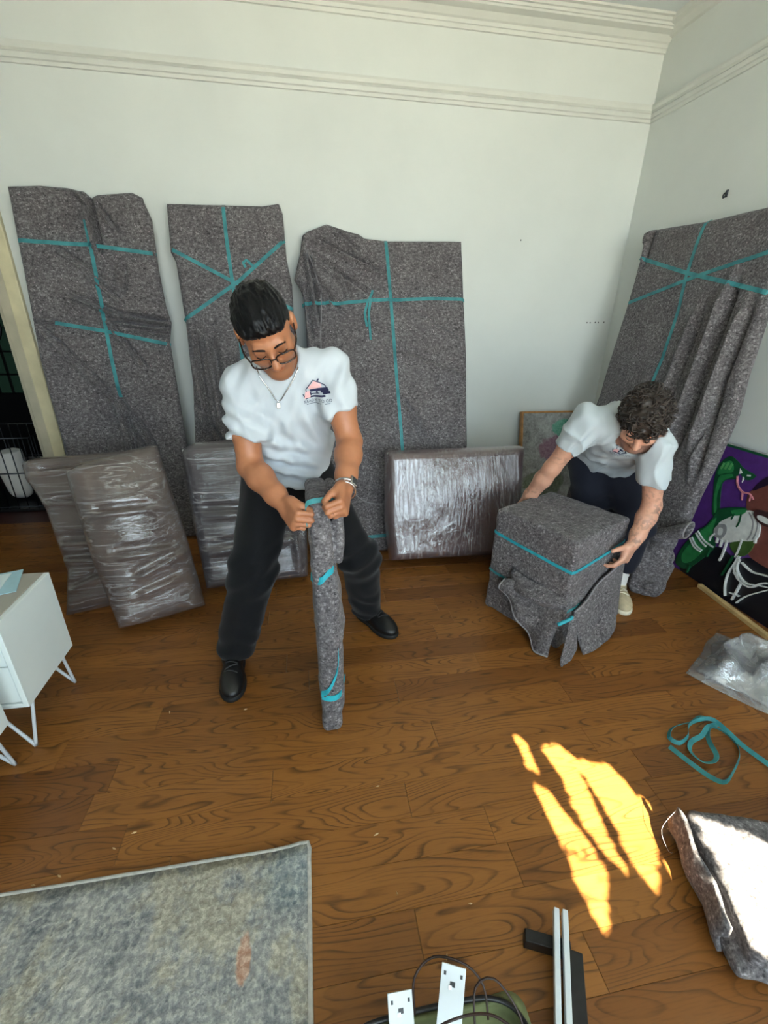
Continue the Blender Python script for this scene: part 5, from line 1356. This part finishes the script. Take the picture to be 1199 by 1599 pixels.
# ------------------------------------------------------------------ paintings
pf = thing('framed_painting', 'abstract grey painting in thin oak frame leaning in the far corner', 'painting', (1.95, 3.1, 0))
fr = frame((1.60, 3.02, 0.0), (1, 0, 0), upn(.17, .75)); O, xa, up, n = fr
PWd, PHt = 0.62, 0.765
def on(fr, s, t, w=0.0): return fr[0]+fr[1]*s+fr[2]*t+fr[3]*w
def fbox(name, fr, s0, s1, t0, t1, w0, w1, mat, parent, bevel=0.0):
    c = on(fr, (s0+s1)/2, (t0+t1)/2, (w0+w1)/2)
    Rm = Matrix((fr[1], fr[2], fr[3])).transposed()
    return box(name, c, (s1-s0, t1-t0, w1-w0), mat, parent, Rm, bevel)
fbox('canvas', fr, 0.012, PWd-0.012, 0.02, PHt-0.012, -0.022, -0.004, M['abstract'], pf)
for s0, s1, t0, t1 in ((0, 0.014, 0.008, PHt), (PWd-0.014, PWd, 0.008, PHt), (0.014, PWd-0.014, PHt-0.014, PHt), (0.014, PWd-0.014, 0.008, 0.022)):
    fbox('frame_bar', fr, s0, s1, t0, t1, -0.03, 0.008, M['frame_wood'], pf, 0.002)

# big acrylic canvas against the right wall; s runs from the far end to the near end
pc = thing('painted_canvas', 'large purple canvas with a green snake and white cup, low on the right wall', 'painting', (2.2, 1.6, 0))
cfz = frame((2.178, 2.10, 0.004), (0.012, -1, 0), Vector((0.022, 0, 0.78)).normalized())
cfz = (cfz[0], cfz[1], (cfz[2]-cfz[1]*cfz[2].dot(cfz[1])).normalized(), None); cfz = (cfz[0], cfz[1], cfz[2], cfz[1].cross(cfz[2]))
CW, CH = 1.15, 0.79
fbox('canvas', cfz, 0, CW, 0, CH, -0.022, 0.0, M['purple'], pc)
fbox('edge_strip', cfz, 0, CW, CH-0.012, CH, -0.021, 0.0012, M['p_dgreen'], pc)
fbox('edge_strip', cfz, 0, CW, CH, CH+0.003, -0.021, 0.0012, M['p_grey'], pc)
lay_ = [0.0010]
def paint(poly, mat, smooth_=True):
    lay_[0] += 0.00035
    P = [Vector((x, y, 0)) for x, y in poly]
    if smooth_: P = spline(P, 0.012, True)
    return prism('paint', [(min(max(p.x, 0.001), CW-0.001), min(max(p.y, 0.001), CH-0.001)) for p in P], 0.0, lay_[0], cfz, M[mat], pc)
def stroke(pts, w, mat):
    P = spline([Vector((x, y, 0)) for x, y in pts], 0.012); L = []; Rr = []
    for i, p in enumerate(P):
        t = (P[min(i+1, len(P)-1)]-P[max(i-1, 0)]).normalized(); q = Vector((-t.y, t.x, 0))
        ww = w(i/(len(P)-1)) if callable(w) else w
        L.append(p+q*ww/2); Rr.append(p-q*ww/2)
    return paint([(p.x, p.y) for p in L+Rr[::-1]], mat, False)
# black shirt, face, snake, fist with cup, dripping paint, chains
paint([(0.10, 0.0), (0.165, 0.125), (0.232, 0.236), (0.307, 0.251), (0.375, 0.234), (0.442, 0.282), (0.6, 0.30), (1.0, 0.28), (1.149, 0.20), (1.149, 0.002), (0.6, 0.002)], 'p_ink')
paint([(0.312, 0.551), (0.332, 0.621), (0.373, 0.657), (0.46, 0.70), (0.62, 0.70), (0.74, 0.62), (0.76, 0.45), (0.70, 0.32), (0.60, 0.28), (0.47, 0.28), (0.42, 0.30), (0.40, 0.36)], 'p_brown')
paint([(0.326, 0.605), (0.343, 0.66), (0.40, 0.72), (0.52, 0.765), (0.68, 0.75), (0.77, 0.66), (0.74, 0.60), (0.66, 0.68), (0.5, 0.70), (0.40, 0.665)], 'p_hair')
paint([(0.100, 0.600), (0.102, 0.678), (0.144, 0.732), (0.193, 0.722), (0.231, 0.700), (0.278, 0.688), (0.313, 0.680), (0.293, 0.650), (0.255, 0.645), (0.228, 0.668), (0.215, 0.629), (0.176, 0.612), (0.155, 0.585), (0.170, 0.515), (0.190, 0.455), (0.210, 0.41), (0.165, 0.40), (0.124, 0.515)], 'p_dgreen')
paint([(0.112, 0.62), (0.116, 0.675), (0.15, 0.71), (0.178, 0.70), (0.19, 0.66), (0.15, 0.64)], 'p_green')
paint([(0.124, 0.61), (0.15, 0.632), (0.185, 0.648), (0.20, 0.640), (0.16, 0.605), (0.150, 0.575), (0.150, 0.51), (0.180, 0.43), (0.168, 0.42), (0.136, 0.505)], 'p_green')
for a_, b_ in (((0.118, 0.655), (0.126, 0.69)), ((0.142, 0.66), (0.15, 0.70)), ((0.165, 0.665), (0.172, 0.70))): stroke([a_, b_], 0.012, 'p_lgreen')
paint([(0.222, 0.690), (0.243, 0.672), (0.228, 0.662)], 'p_white', False); paint([(0.252, 0.655), (0.258, 0.625), (0.262, 0.650)], 'p_white', False); stroke([(0.27, 0.668), (0.288, 0.672)], 0.008, 'p_white')
stroke([(0.222, 0.648), (0.240, 0.606), (0.278, 0.581), (0.319, 0.585), (0.345, 0.564)], 0.008, 'p_pink'); stroke([(0.279, 0.580), (0.291, 0.539)], 0.006, 'p_pink'); stroke([(0.325, 0.582), (0.33, 0.55)], 0.005, 'p_pink')
paint([(0.119, 0.290), (0.150, 0.325), (0.174, 0.385), (0.195, 0.448), (0.271, 0.491), (0.329, 0.510), (0.335, 0.478), (0.265, 0.43), (0.223, 0.38), (0.205, 0.325), (0.221, 0.285), (0.242, 0.233), (0.169, 0.09), (0.12, 0.03), (0.047, 0.03), (0.048, 0.113), (0.082, 0.217)], 'p_dgreen')
paint([(0.13, 0.28), (0.165, 0.335), (0.195, 0.40), (0.20, 0.33), (0.21, 0.26), (0.16, 0.12), (0.10, 0.06), (0.07, 0.10), (0.10, 0.20)], 'p_green')
paint([(0.319, 0.296), (0.365, 0.345), (0.430, 0.372), (0.425, 0.300), (0.38, 0.26)], 'p_olive')
paint([(0.219, 0.365), (0.265, 0.432), (0.333, 0.499), (0.386, 0.506), (0.428, 0.46), (0.437, 0.385), (0.361, 0.338), (0.273, 0.292)], 'p_white')
stroke([(0.352, 0.498), (0.39, 0.46), (0.402, 0.40), (0.395, 0.362)], 0.008, 'p_grey'); stroke([(0.375, 0.502), (0.412, 0.465), (0.424, 0.41), (0.417, 0.375)], 0.006, 'p_grey')
paint([(0.224, 0.372), (0.262, 0.385), (0.280, 0.350), (0.262, 0.300), (0.222, 0.300), (0.207, 0.330)], 'p_grey'); paint([(0.232, 0.355), (0.255, 0.358), (0.260, 0.325), (0.238, 0.318)], 'p_white')
paint([(0.262, 0.468), (0.325, 0.505), (0.338, 0.495), (0.325, 0.475), (0.29, 0.452)], 'p_green')
for q in ([(0.285, 0.462), (0.279, 0.425)], [(0.318, 0.474), (0.325, 0.43), (0.320, 0.40)]): stroke(q, 0.008, 'p_dgreen')
for q in ([(0.299, 0.312), (0.302, 0.225), (0.297, 0.186)], [(0.372, 0.352), (0.375, 0.288), (0.373, 0.248)], [(0.432, 0.395), (0.437, 0.365)], [(0.272, 0.30), (0.275, 0.26)], [(0.222, 0.315), (0.205, 0.285), (0.207, 0.262)], [(0.245, 0.300), (0.248, 0.27)]): stroke(q, 0.009, 'p_white')
for q in ([(0.36, 0.25), (0.35, 0.17), (0.34, 0.12)], [(0.225, 0.22), (0.222, 0.17)], [(0.145, 0.07), (0.14, 0.02)]): stroke(q, 0.008, 'p_dgreen')
for q in ([(0.086, 0.219), (0.132, 0.183), (0.179, 0.179)], [(0.096, 0.230), (0.140, 0.198), (0.184, 0.190)], [(0.120, 0.281), (0.177, 0.248), (0.241, 0.240)], [(0.112, 0.265), (0.16, 0.235), (0.20, 0.222)]): stroke(q, 0.007, 'p_white')
for q, w_ in (([(0.391, 0.266), (0.388, 0.202), (0.42, 0.159), (0.47, 0.143), (0.509, 0.152), (0.557, 0.205), (0.66, 0.25)], 0.009), ([(0.400, 0.25), (0.402, 0.205), (0.435, 0.168), (0.48, 0.155), (0.54, 0.18), (0.66, 0.225)], 0.006), ([(0.416, 0.241), (0.479, 0.225), (0.542, 0.241), (0.66, 0.27)], 0.006),
              ([(0.452, 0.140), (0.447, 0.080), (0.442, 0.030)], 0.007), ([(0.418, 0.060), (0.468, 0.070)], 0.006), ([(0.385, 0.225), (0.372, 0.150), (0.380, 0.08), (0.401, 0.027)], 0.004), ([(0.60, 0.20), (0.504, 0.095), (0.469, 0.028)], 0.004), ([(0.40, 0.17), (0.415, 0.178), (0.432, 0.15)], 0.01)): stroke(q, w_, 'p_white')
paint([(0.385, 0.525), (0.44, 0.535), (0.50, 0.52), (0.50, 0.48), (0.44, 0.47), (0.395, 0.49)], 'p_dbrown'); paint([(0.405, 0.505), (0.44, 0.512), (0.49, 0.50), (0.48, 0.485), (0.42, 0.485)], 'p_white')

# ------------------------------------------------------------------ things on the floor
st = box('pine_batten', ((2.151+2.112)/2, (1.838+1.37)/2, 0.0115), (0.026, math.hypot(0.039, 0.468), 0.022), M['pine'], None, rotz(-math.atan2(0.039, 0.468)), 0.002)
tag(st, 'pale pine batten lying on the floor in front of the purple canvas', 'batten')
o = mesh('paper_scrap', [(2.10, 2.06, 0.002), (2.125, 2.05, 0.004), (2.13, 2.07, 0.018), (2.11, 2.085, 0.012), (2.115, 2.066, 0.026)], [(0, 1, 4), (1, 2, 4), (2, 3, 4), (3, 0, 4), (0, 3, 2, 1)], M['paper'], smooth=False)
tag(o, 'tiny white scrap at the bottom corner of the purple canvas', 'scrap')

# clear polythene in a heap
bg_ = thing('plastic_sheet', 'crumpled clear plastic sheeting on the floor at the right edge', 'plastic sheet', (1.85, 1.2, 0))
A4 = [hv((1.535, 1.25, 0)), hv((1.90, 1.46, 0)), hv((2.05, 1.24, 0)), hv((1.78, 0.84, 0))]
def heap(name, hmax, lo, seed, inset, n=44, th=0.0015):
    G = []
    for i in range(n):
        r_ = []
        for j in range(n):
            u, v = i/(n-1), j/(n-1)
            uu, vv = inset+(1-2*inset)*u, inset+(1-2*inset)*v
            p = (A4[0]*(1-uu)+A4[1]*uu)*(1-vv)+(A4[3]*(1-uu)+A4[2]*uu)*vv
            q = np.array([[u*2.3, v*2.5, seed*1.7]]); q2 = q*2.3
            n1 = 1-abs(vnoise(q, seed)[0]); n2 = 1-abs(vnoise(q2, seed+2)[0])
            e = min(1, 4.0*min(u, 1-u, v, 1-v)+0.05)
            z = lo+hmax*e*(0.25+0.5*n1*n1+0.28*n2*n1)
            jx, jy = vnoise(q*1.9+5, seed+3)[0]*0.035*(0.4+e), vnoise(q*1.9+9, seed+4)[0]*0.035*(0.4+e)
            r_.append(Vector((p[0]+jx, p[1]+jy, max(z, lo))))
        G.append(r_)
    return sheet(name, G, th, M['poly'], bg_)
heap('under_layer', 0.03, 0.004, 21, 0.0)
heap('top_layer', 0.15, 0.012, 23, 0.07)
heap('fold', 0.11, 0.010, 27, 0.16)

# loose teal strap
sp1 = [(1.197, 0.93), (1.216, 0.865), (1.249, 0.808), (1.283, 0.785), (1.337, 0.81), (1.412, 0.859), (1.446, 0.905), (1.44, 0.952), (1.411, 0.979), (1.377, 0.956), (1.35, 0.92), (1.33, 0.872), (1.307, 0.855), (1.27, 0.856), (1.251, 0.876), (1.259, 0.908), (1.292, 0.936), (1.342, 0.948),
       (1.39, 0.975), (1.43, 0.985), (1.447, 0.988), (1.411, 1.023), (1.358, 1.01), (1.304, 1.004), (1.252, 0.989), (1.222, 0.961), (1.241, 0.936), (1.287, 0.951), (1.328, 0.992), (1.387, 1.012), (1.435, 1.004), (1.447, 0.959), (1.457, 0.89), (1.475, 0.813), (1.50, 0.70)]
P = spline([(x, y, 0.0105+0.004*math.sin(i*1.9)+0.0022*(i//9)) for i, (x, y) in enumerate(sp1)], 0.008)
S = []
for i in range(len(P)):
    t = (P[min(i+1, len(P)-1)]-P[max(i-1, 0)]).normalized(); lat = Vector((-t.y, t.x, 0)); a = 0.85+0.45*math.sin(i*0.05)
    S.append(lat*math.cos(a)+Vector((0, 0, 1))*math.sin(a))
o = ribbon('webbing_strap', P, S, 0.016, 0.0016, M['strap']); tag(o, 'loose teal strap coiled on the floor beside the plastic sheeting', 'strap')

# folded blanket in the sun
fb = thing('folded_blanket', 'folded grey blanket lying in bright sunlight at the lower right', 'blanket', (1.12, 0.45, 0))
bx, by = nv((0.95, -0.31, 0)), nv((0.31, 0.95, 0)); c0 = hv((1.005, 0.675, 0))
Rb = np.stack([bx, by, [0, 0, 1]])
f = Field()
for i, (z, w_, ox, oy) in enumerate(((0.030, 0.27, -0.015, 0.004), (0.066, 0.265, 0.004, -0.006), (0.098, 0.26, 0.0, 0.0))):
    f.rbox(c0+bx*(w_+ox)-by*(0.165+oy)+hv((0, 0, z)), Rb, (w_, 0.165, 0.022), 0.021, 0.004)
V, F = f.build(0.006, lambda P: 0.006*vnoise(P*14, 3)+0.003*vnoise(P*34, 4)); mesh('layers', V, F, M['blanket'], fb)
G = [[Vector(c0+bx*(-0.016-0.012*math.sin(u/11*math.pi)+0.006*math.sin(v*1.3))-by*(0.0+0.28*v/9+0.006*math.sin(u*0.9))+hv((0, 0, 0.012+0.095*u/11))) for v in range(10)] for u in range(12)]
sheet('turned_edge', G, 0.009, M['blanket'], fb)
tube('thread', [c0-bx*0.02+hv((0, 0, 0.10)), c0-bx*0.06-by*0.03+hv((0, 0, 0.05)), c0-bx*0.05-by*0.07+hv((0, 0, 0.02)), c0-bx*0.03-by*0.06+hv((0, 0, 0.004))], 0.0007, M['hem'], fb, 5)

# rug
rg = thing('area_rug', 'faded grey and cream rug at the lower left', 'rug', (-0.9, 0.2, 0))
rx0, rx1, ry0, ry1 = -1.95, -0.062, -0.55, 0.802
G = []
for i in range(40):
    r_ = []
    for j in range(40):
        x = rx0+(rx1-rx0)*i/39; y = ry0+(ry1-ry0)*j/39
        lift = 0.010*math.exp(-(((x-rx1)/0.06)**2+((y-ry1)/0.05)**2))
        r_.append(Vector((x, y, 0.006+0.0015*float(vnoise(np.array([[x*6, y*6, 0]]))[0])+0.0015+lift)))
    G.append(r_)
sheet('pile', G, 0.009, M['rug'], rg)
tube('binding', [G[i][39]+Vector((0, 0.002, 0)) for i in range(0, 40)]+[G[39][j]+Vector((0.002, 0, 0)) for j in range(38, -1, -1)], 0.0065, M['rug_edge'], rg, 8, step=0.04)

# sideboards on hairpin legs
def sideboard():
    t = thing('sideboard', 'white low sideboard with papers on top, nearer the wrapped cushions', 'sideboard', (-1.6, 1.41, 0))
    x0, x1, y0, y1, z0, z1 = -2.25, -0.95, 1.262, 1.567, 0.190, 0.520
    box('end_panel', (x1-0.008, (y0+y1)/2, (z0+z1)/2), (0.016, y1-y0, z1-z0), M['white'], t, bevel=0.0015)
    box('end_panel', (x0+0.008, (y0+y1)/2, (z0+z1)/2), (0.016, y1-y0, z1-z0), M['white'], t, bevel=0.0015)
    box('top_panel', ((x0+x1)/2, (y0+y1)/2, z1-0.007), (x1-x0-0.033, y1-y0-0.001, 0.016), M['reflect_top'], t, bevel=0.0015)
    box('base_panel', ((x0+x1)/2, (y0+y1)/2, z0+0.008), (x1-x0-0.033, y1-y0-0.001, 0.016), M['white'], t, bevel=0.0015)
    box('back_panel', ((x0+x1)/2, y1-0.008, (z0+z1)/2), (x1-x0-0.033, 0.012, z1-z0-0.034), M['white'], t)
    n = 3; w = (x1-x0-0.036)/n
    for i in range(n):
        for k in range(2):
            h_ = (z1-z0-0.036)/2
            d = box('drawer', (x0+0.018+w*(i+0.5), y0+0.014, z0+0.018+h_*(k+0.5)), (w-0.004, 0.018, h_-0.004), M['white'], t, bevel=0.002)
            box('pull', (x0+0.018+w*(i+0.5), y0+0.003, z0+0.018+h_*(k+0.5)+h_*0.38), (0.10, 0.008, 0.010), M['white_metal'], d, bevel=0.002)
    for tip, a, b in (((-0.987, 1.275), (-1.085, 1.282), (-0.962, 1.300)), ((-0.989, 1.572), (-0.972, 1.520), (-1.075, 1.545)), ((-2.21, 1.275), (-2.11, 1.282), (-2.235, 1.30)), ((-2.21, 1.572), (-2.235, 1.52), (-2.12, 1.545))):
        tube('leg', [(*a, z0), (a[0]+(tip[0]-a[0])*0.9, a[1]+(tip[1]-a[1])*0.9, 0.022), (*tip, 0.0062), (b[0]+(tip[0]-b[0])*0.9, b[1]+(tip[1]-b[1])*0.9, 0.022), (*b, z0)], 0.0058, M['white_metal'], t, 8, step=0.01)
    return t
sb = sideboard()
def copy_tree(o, parent=None):
    c = o.copy(); col.objects.link(c); c.parent = parent
    for ch in list(o.children): copy_tree(ch, c)
    return c
sb2 = copy_tree(sb); sb2.location = Vector(sb.location)+Vector((-0.028, -0.365, 0))
sb2['label'] = 'second white sideboard, only its corner and one leg tip at the left edge'
for q in (sb, sb2): q['group'] = 'white sideboards'
for nm, c, a, s_, m, lb in (('paper_sheet', (-1.115, 1.480), 0.35, (0.21, 0.16), 'paper2', 'pale blue paper sheet lying lowest on the sideboard'), ('paper_sheet', (-1.150, 1.470), 0.18, (0.20, 0.15), 'paper', 'white paper sheet on top of the pale blue one'), ('paper_sheet', (-1.130, 1.425), 0.62, (0.15, 0.10), 'paper', 'small white folded sheet at the front of the papers')):
    z = {'pale': 0.5245, 'white': 0.5275, 'small': 0.5305}[lb.split()[0]]
    o = box(nm, (c[0], c[1], z), (s_[0], s_[1], 0.0022), M[m], None, rotz(a)); tag(o, lb, 'paper', 'papers on the sideboard')
o = box('navy_booklet', (-1.165, 1.375, 0.5245), (0.16, 0.08, 0.003), M['navy'], None, rotz(0.7)); tag(o, 'dark navy card peeking from under the papers', 'card')
tube_o = tube('charging_cable', [(-1.3, 1.52, 0.5255), (-1.2, 1.575, 0.527), (-1.14, 1.588, 0.535), (-1.115, 1.575, 0.53)], 0.003, M['white_metal']); tag(tube_o, 'white cable end at the back of the sideboard top', 'cable')

# tool bag with plates, cables
bgx = thing('tool_bag', 'olive canvas tool bag at the bottom edge of the picture', 'bag', (0.18, 0.28, 0))
f = Field(); f.rbox((0.178, 0.25, 0.046), np.eye(3), (0.205, 0.165, 0.044), 0.035, 0.01); f.rbox((0.178, 0.25, 0.075), np.eye(3), (0.185, 0.145, 0.055), 0.03, 0.01, 's')
V, F = f.build(0.006, lambda P: 0.005*vnoise(P*16, 5)); mesh('canvas_shell', V, F, M['olive'], bgx)
rimp = []
for i in range(28):
    a = 2*math.pi*i/28; cx, cy = math.cos(a), math.sin(a)
    rimp.append((0.178+0.198*math.copysign(abs(cx)**0.45, cx), 0.25+0.158*math.copysign(abs(cy)**0.45, cy), 0.088))
tube('piping', rimp, 0.005, M['black'], bgx, 8, closed=True)
def plate(label, top_l, top_r, down, L):
    a, b = Vector(top_l), Vector(top_r); d = Vector(down).normalized(); xx = (b-a); w = xx.length; xx.normalize(); d = (d-xx*d.dot(xx)).normalized(); nn = xx.cross(-d)
    t = thing('metal_plate', label, 'plate', (a+b)/2+d*L)
    Rm = Matrix((xx, -d, nn)).transposed()
    box('plate', (a+b)/2+d*L/2, (w, L, 0.003), M['white_metal'], t, Rm, 0.001)
    for s in (-0.34, 0.34): box('screw_hole', (a+b)/2+xx*w*s+d*0.014+nn*0.0012, (0.0045, 0.006, 0.002), M['black'], t, Rm)
    box('slot', (a+b)/2+d*0.028+nn*0.0012, (0.010, 0.008, 0.002), M['black'], t, Rm)
    box('slot_tab', (a+b)/2+d*0.033-xx*0.004+nn*0.0016, (0.006, 0.006, 0.002), M['silver'], t, Rm)
plate('smaller white drilled plate leaning in the olive bag, left of the other', (0.097, 0.423, 0.145), (0.147, 0.423, 0.142), (0.02, -0.72, -0.62), 0.13)
plate('taller white drilled plate standing in the olive bag beside the cables', (0.209, 0.432, 0.200), (0.253, 0.414, 0.200), (-0.20, -0.74, -0.62), 0.22)
for lb, pts in (('thin brown cable looping up behind the taller white plate', [(0.15, 0.40, 0.10), (0.155, 0.435, 0.15), (0.20, 0.455, 0.165), (0.262, 0.435, 0.160), (0.292, 0.405, 0.14), (0.293, 0.37, 0.10)]),
                ('dark cable arching over the right end of the olive bag', [(0.262, 0.36, 0.10), (0.275, 0.405, 0.14), (0.315, 0.408, 0.15), (0.350, 0.370, 0.12), (0.36, 0.33, 0.09)]),
                ('thin cable running across the olive bag below the loops', [(0.155, 0.30, 0.115), (0.165, 0.345, 0.170), (0.215, 0.350, 0.205), (0.29, 0.36, 0.150), (0.35, 0.34, 0.10)])):
    o = tube('cable', pts, 0.0024, M['cable'], None, 6); tag(o, lb, 'cable', 'cables in the tool bag')
# black and white profiles
bb = thing('black_profile', 'black L-shaped metal bracket on the floor under the white bars', 'bracket', (0.5, 0.4, 0))
def bar(name, a, b, w, h, z0, mat, parent=None):
    a, b = Vector((*a, 0)), Vector((*b, 0)); d = b-a; c = (a+b)/2
    return box(name, (c.x, c.y, z0+h/2), (w, d.length, h), mat, parent, rotz(-math.atan2(d.x, d.y)), 0.002)
bar('long_arm', (0.425, 0.215), (0.548, 0.462), 0.036, 0.038, 0.0, M['black'], bb)
bar('short_arm', (0.449, 0.510), (0.545, 0.470), 0.026, 0.034, 0.0, M['black'], bb)
o = bar('white_bar', (0.415, 0.30), (0.541, 0.537), 0.013, 0.020, 0.039, M['white_metal']); tag(o, 'slim white bar lying on the black bracket, left of the pair', 'bar', 'slim white bars on the bracket')
o = bar('white_bar', (0.435, 0.292), (0.560, 0.530), 0.013, 0.020, 0.039, M['white_metal']); tag(o, 'slim white bar lying on the black bracket, right of the pair', 'bar', 'slim white bars on the bracket')
# chips and dust
CHIPS = [(-0.773, 0.821, 'pale wood chip nearest the left end of the rug edge'), (-0.717, 0.834, 'pale wood chip just above the rug edge at far left, second in'), (-0.600, 0.884, 'pale wood chip on the floor above the left half of the rug'), (-0.558, 0.920, 'pale wood chip farther up the floor, midway between rug and sideboard leg'),
         (-0.293, 1.329, 'pale wood chip beside the toe of the black shoe'), (0.257, 0.511, 'pale wood chip above the taller white plate'), (0.166, 0.655, 'pale wood chip right of the rug corner'), (0.349, 0.603, 'pale wood chip between the rug and the sunlit patch'),
         (0.135, 0.807, 'pale wood chip level with the rug corner, in mid floor'), (0.161, 0.950, 'pale wood chip below the tip of the held board'), (-0.573, 1.359, 'pale wood chip right of the sideboard legs')]
for i, (x, y, lb) in enumerate(CHIPS):
    r0 = random.uniform(0.003, 0.006); a = random.uniform(0, 6.28)
    V = [(x+math.cos(a)*r0*2, y+math.sin(a)*r0*2, 0.0008), (x-math.sin(a)*r0*0.6, y+math.cos(a)*r0*0.6, 0.0006), (x-math.cos(a)*r0*1.6, y-math.sin(a)*r0*1.6, 0.0005), (x+math.sin(a)*r0*0.6, y-math.cos(a)*r0*0.6, 0.0006), (x, y, 0.0045)]
    o = mesh('wood_chip', V, [(0, 1, 4), (1, 2, 4), (2, 3, 4), (3, 0, 4), (3, 2, 1, 0)], M['dust'], smooth=False)
    tag(o, lb, 'chip', 'wood chips on the floor')
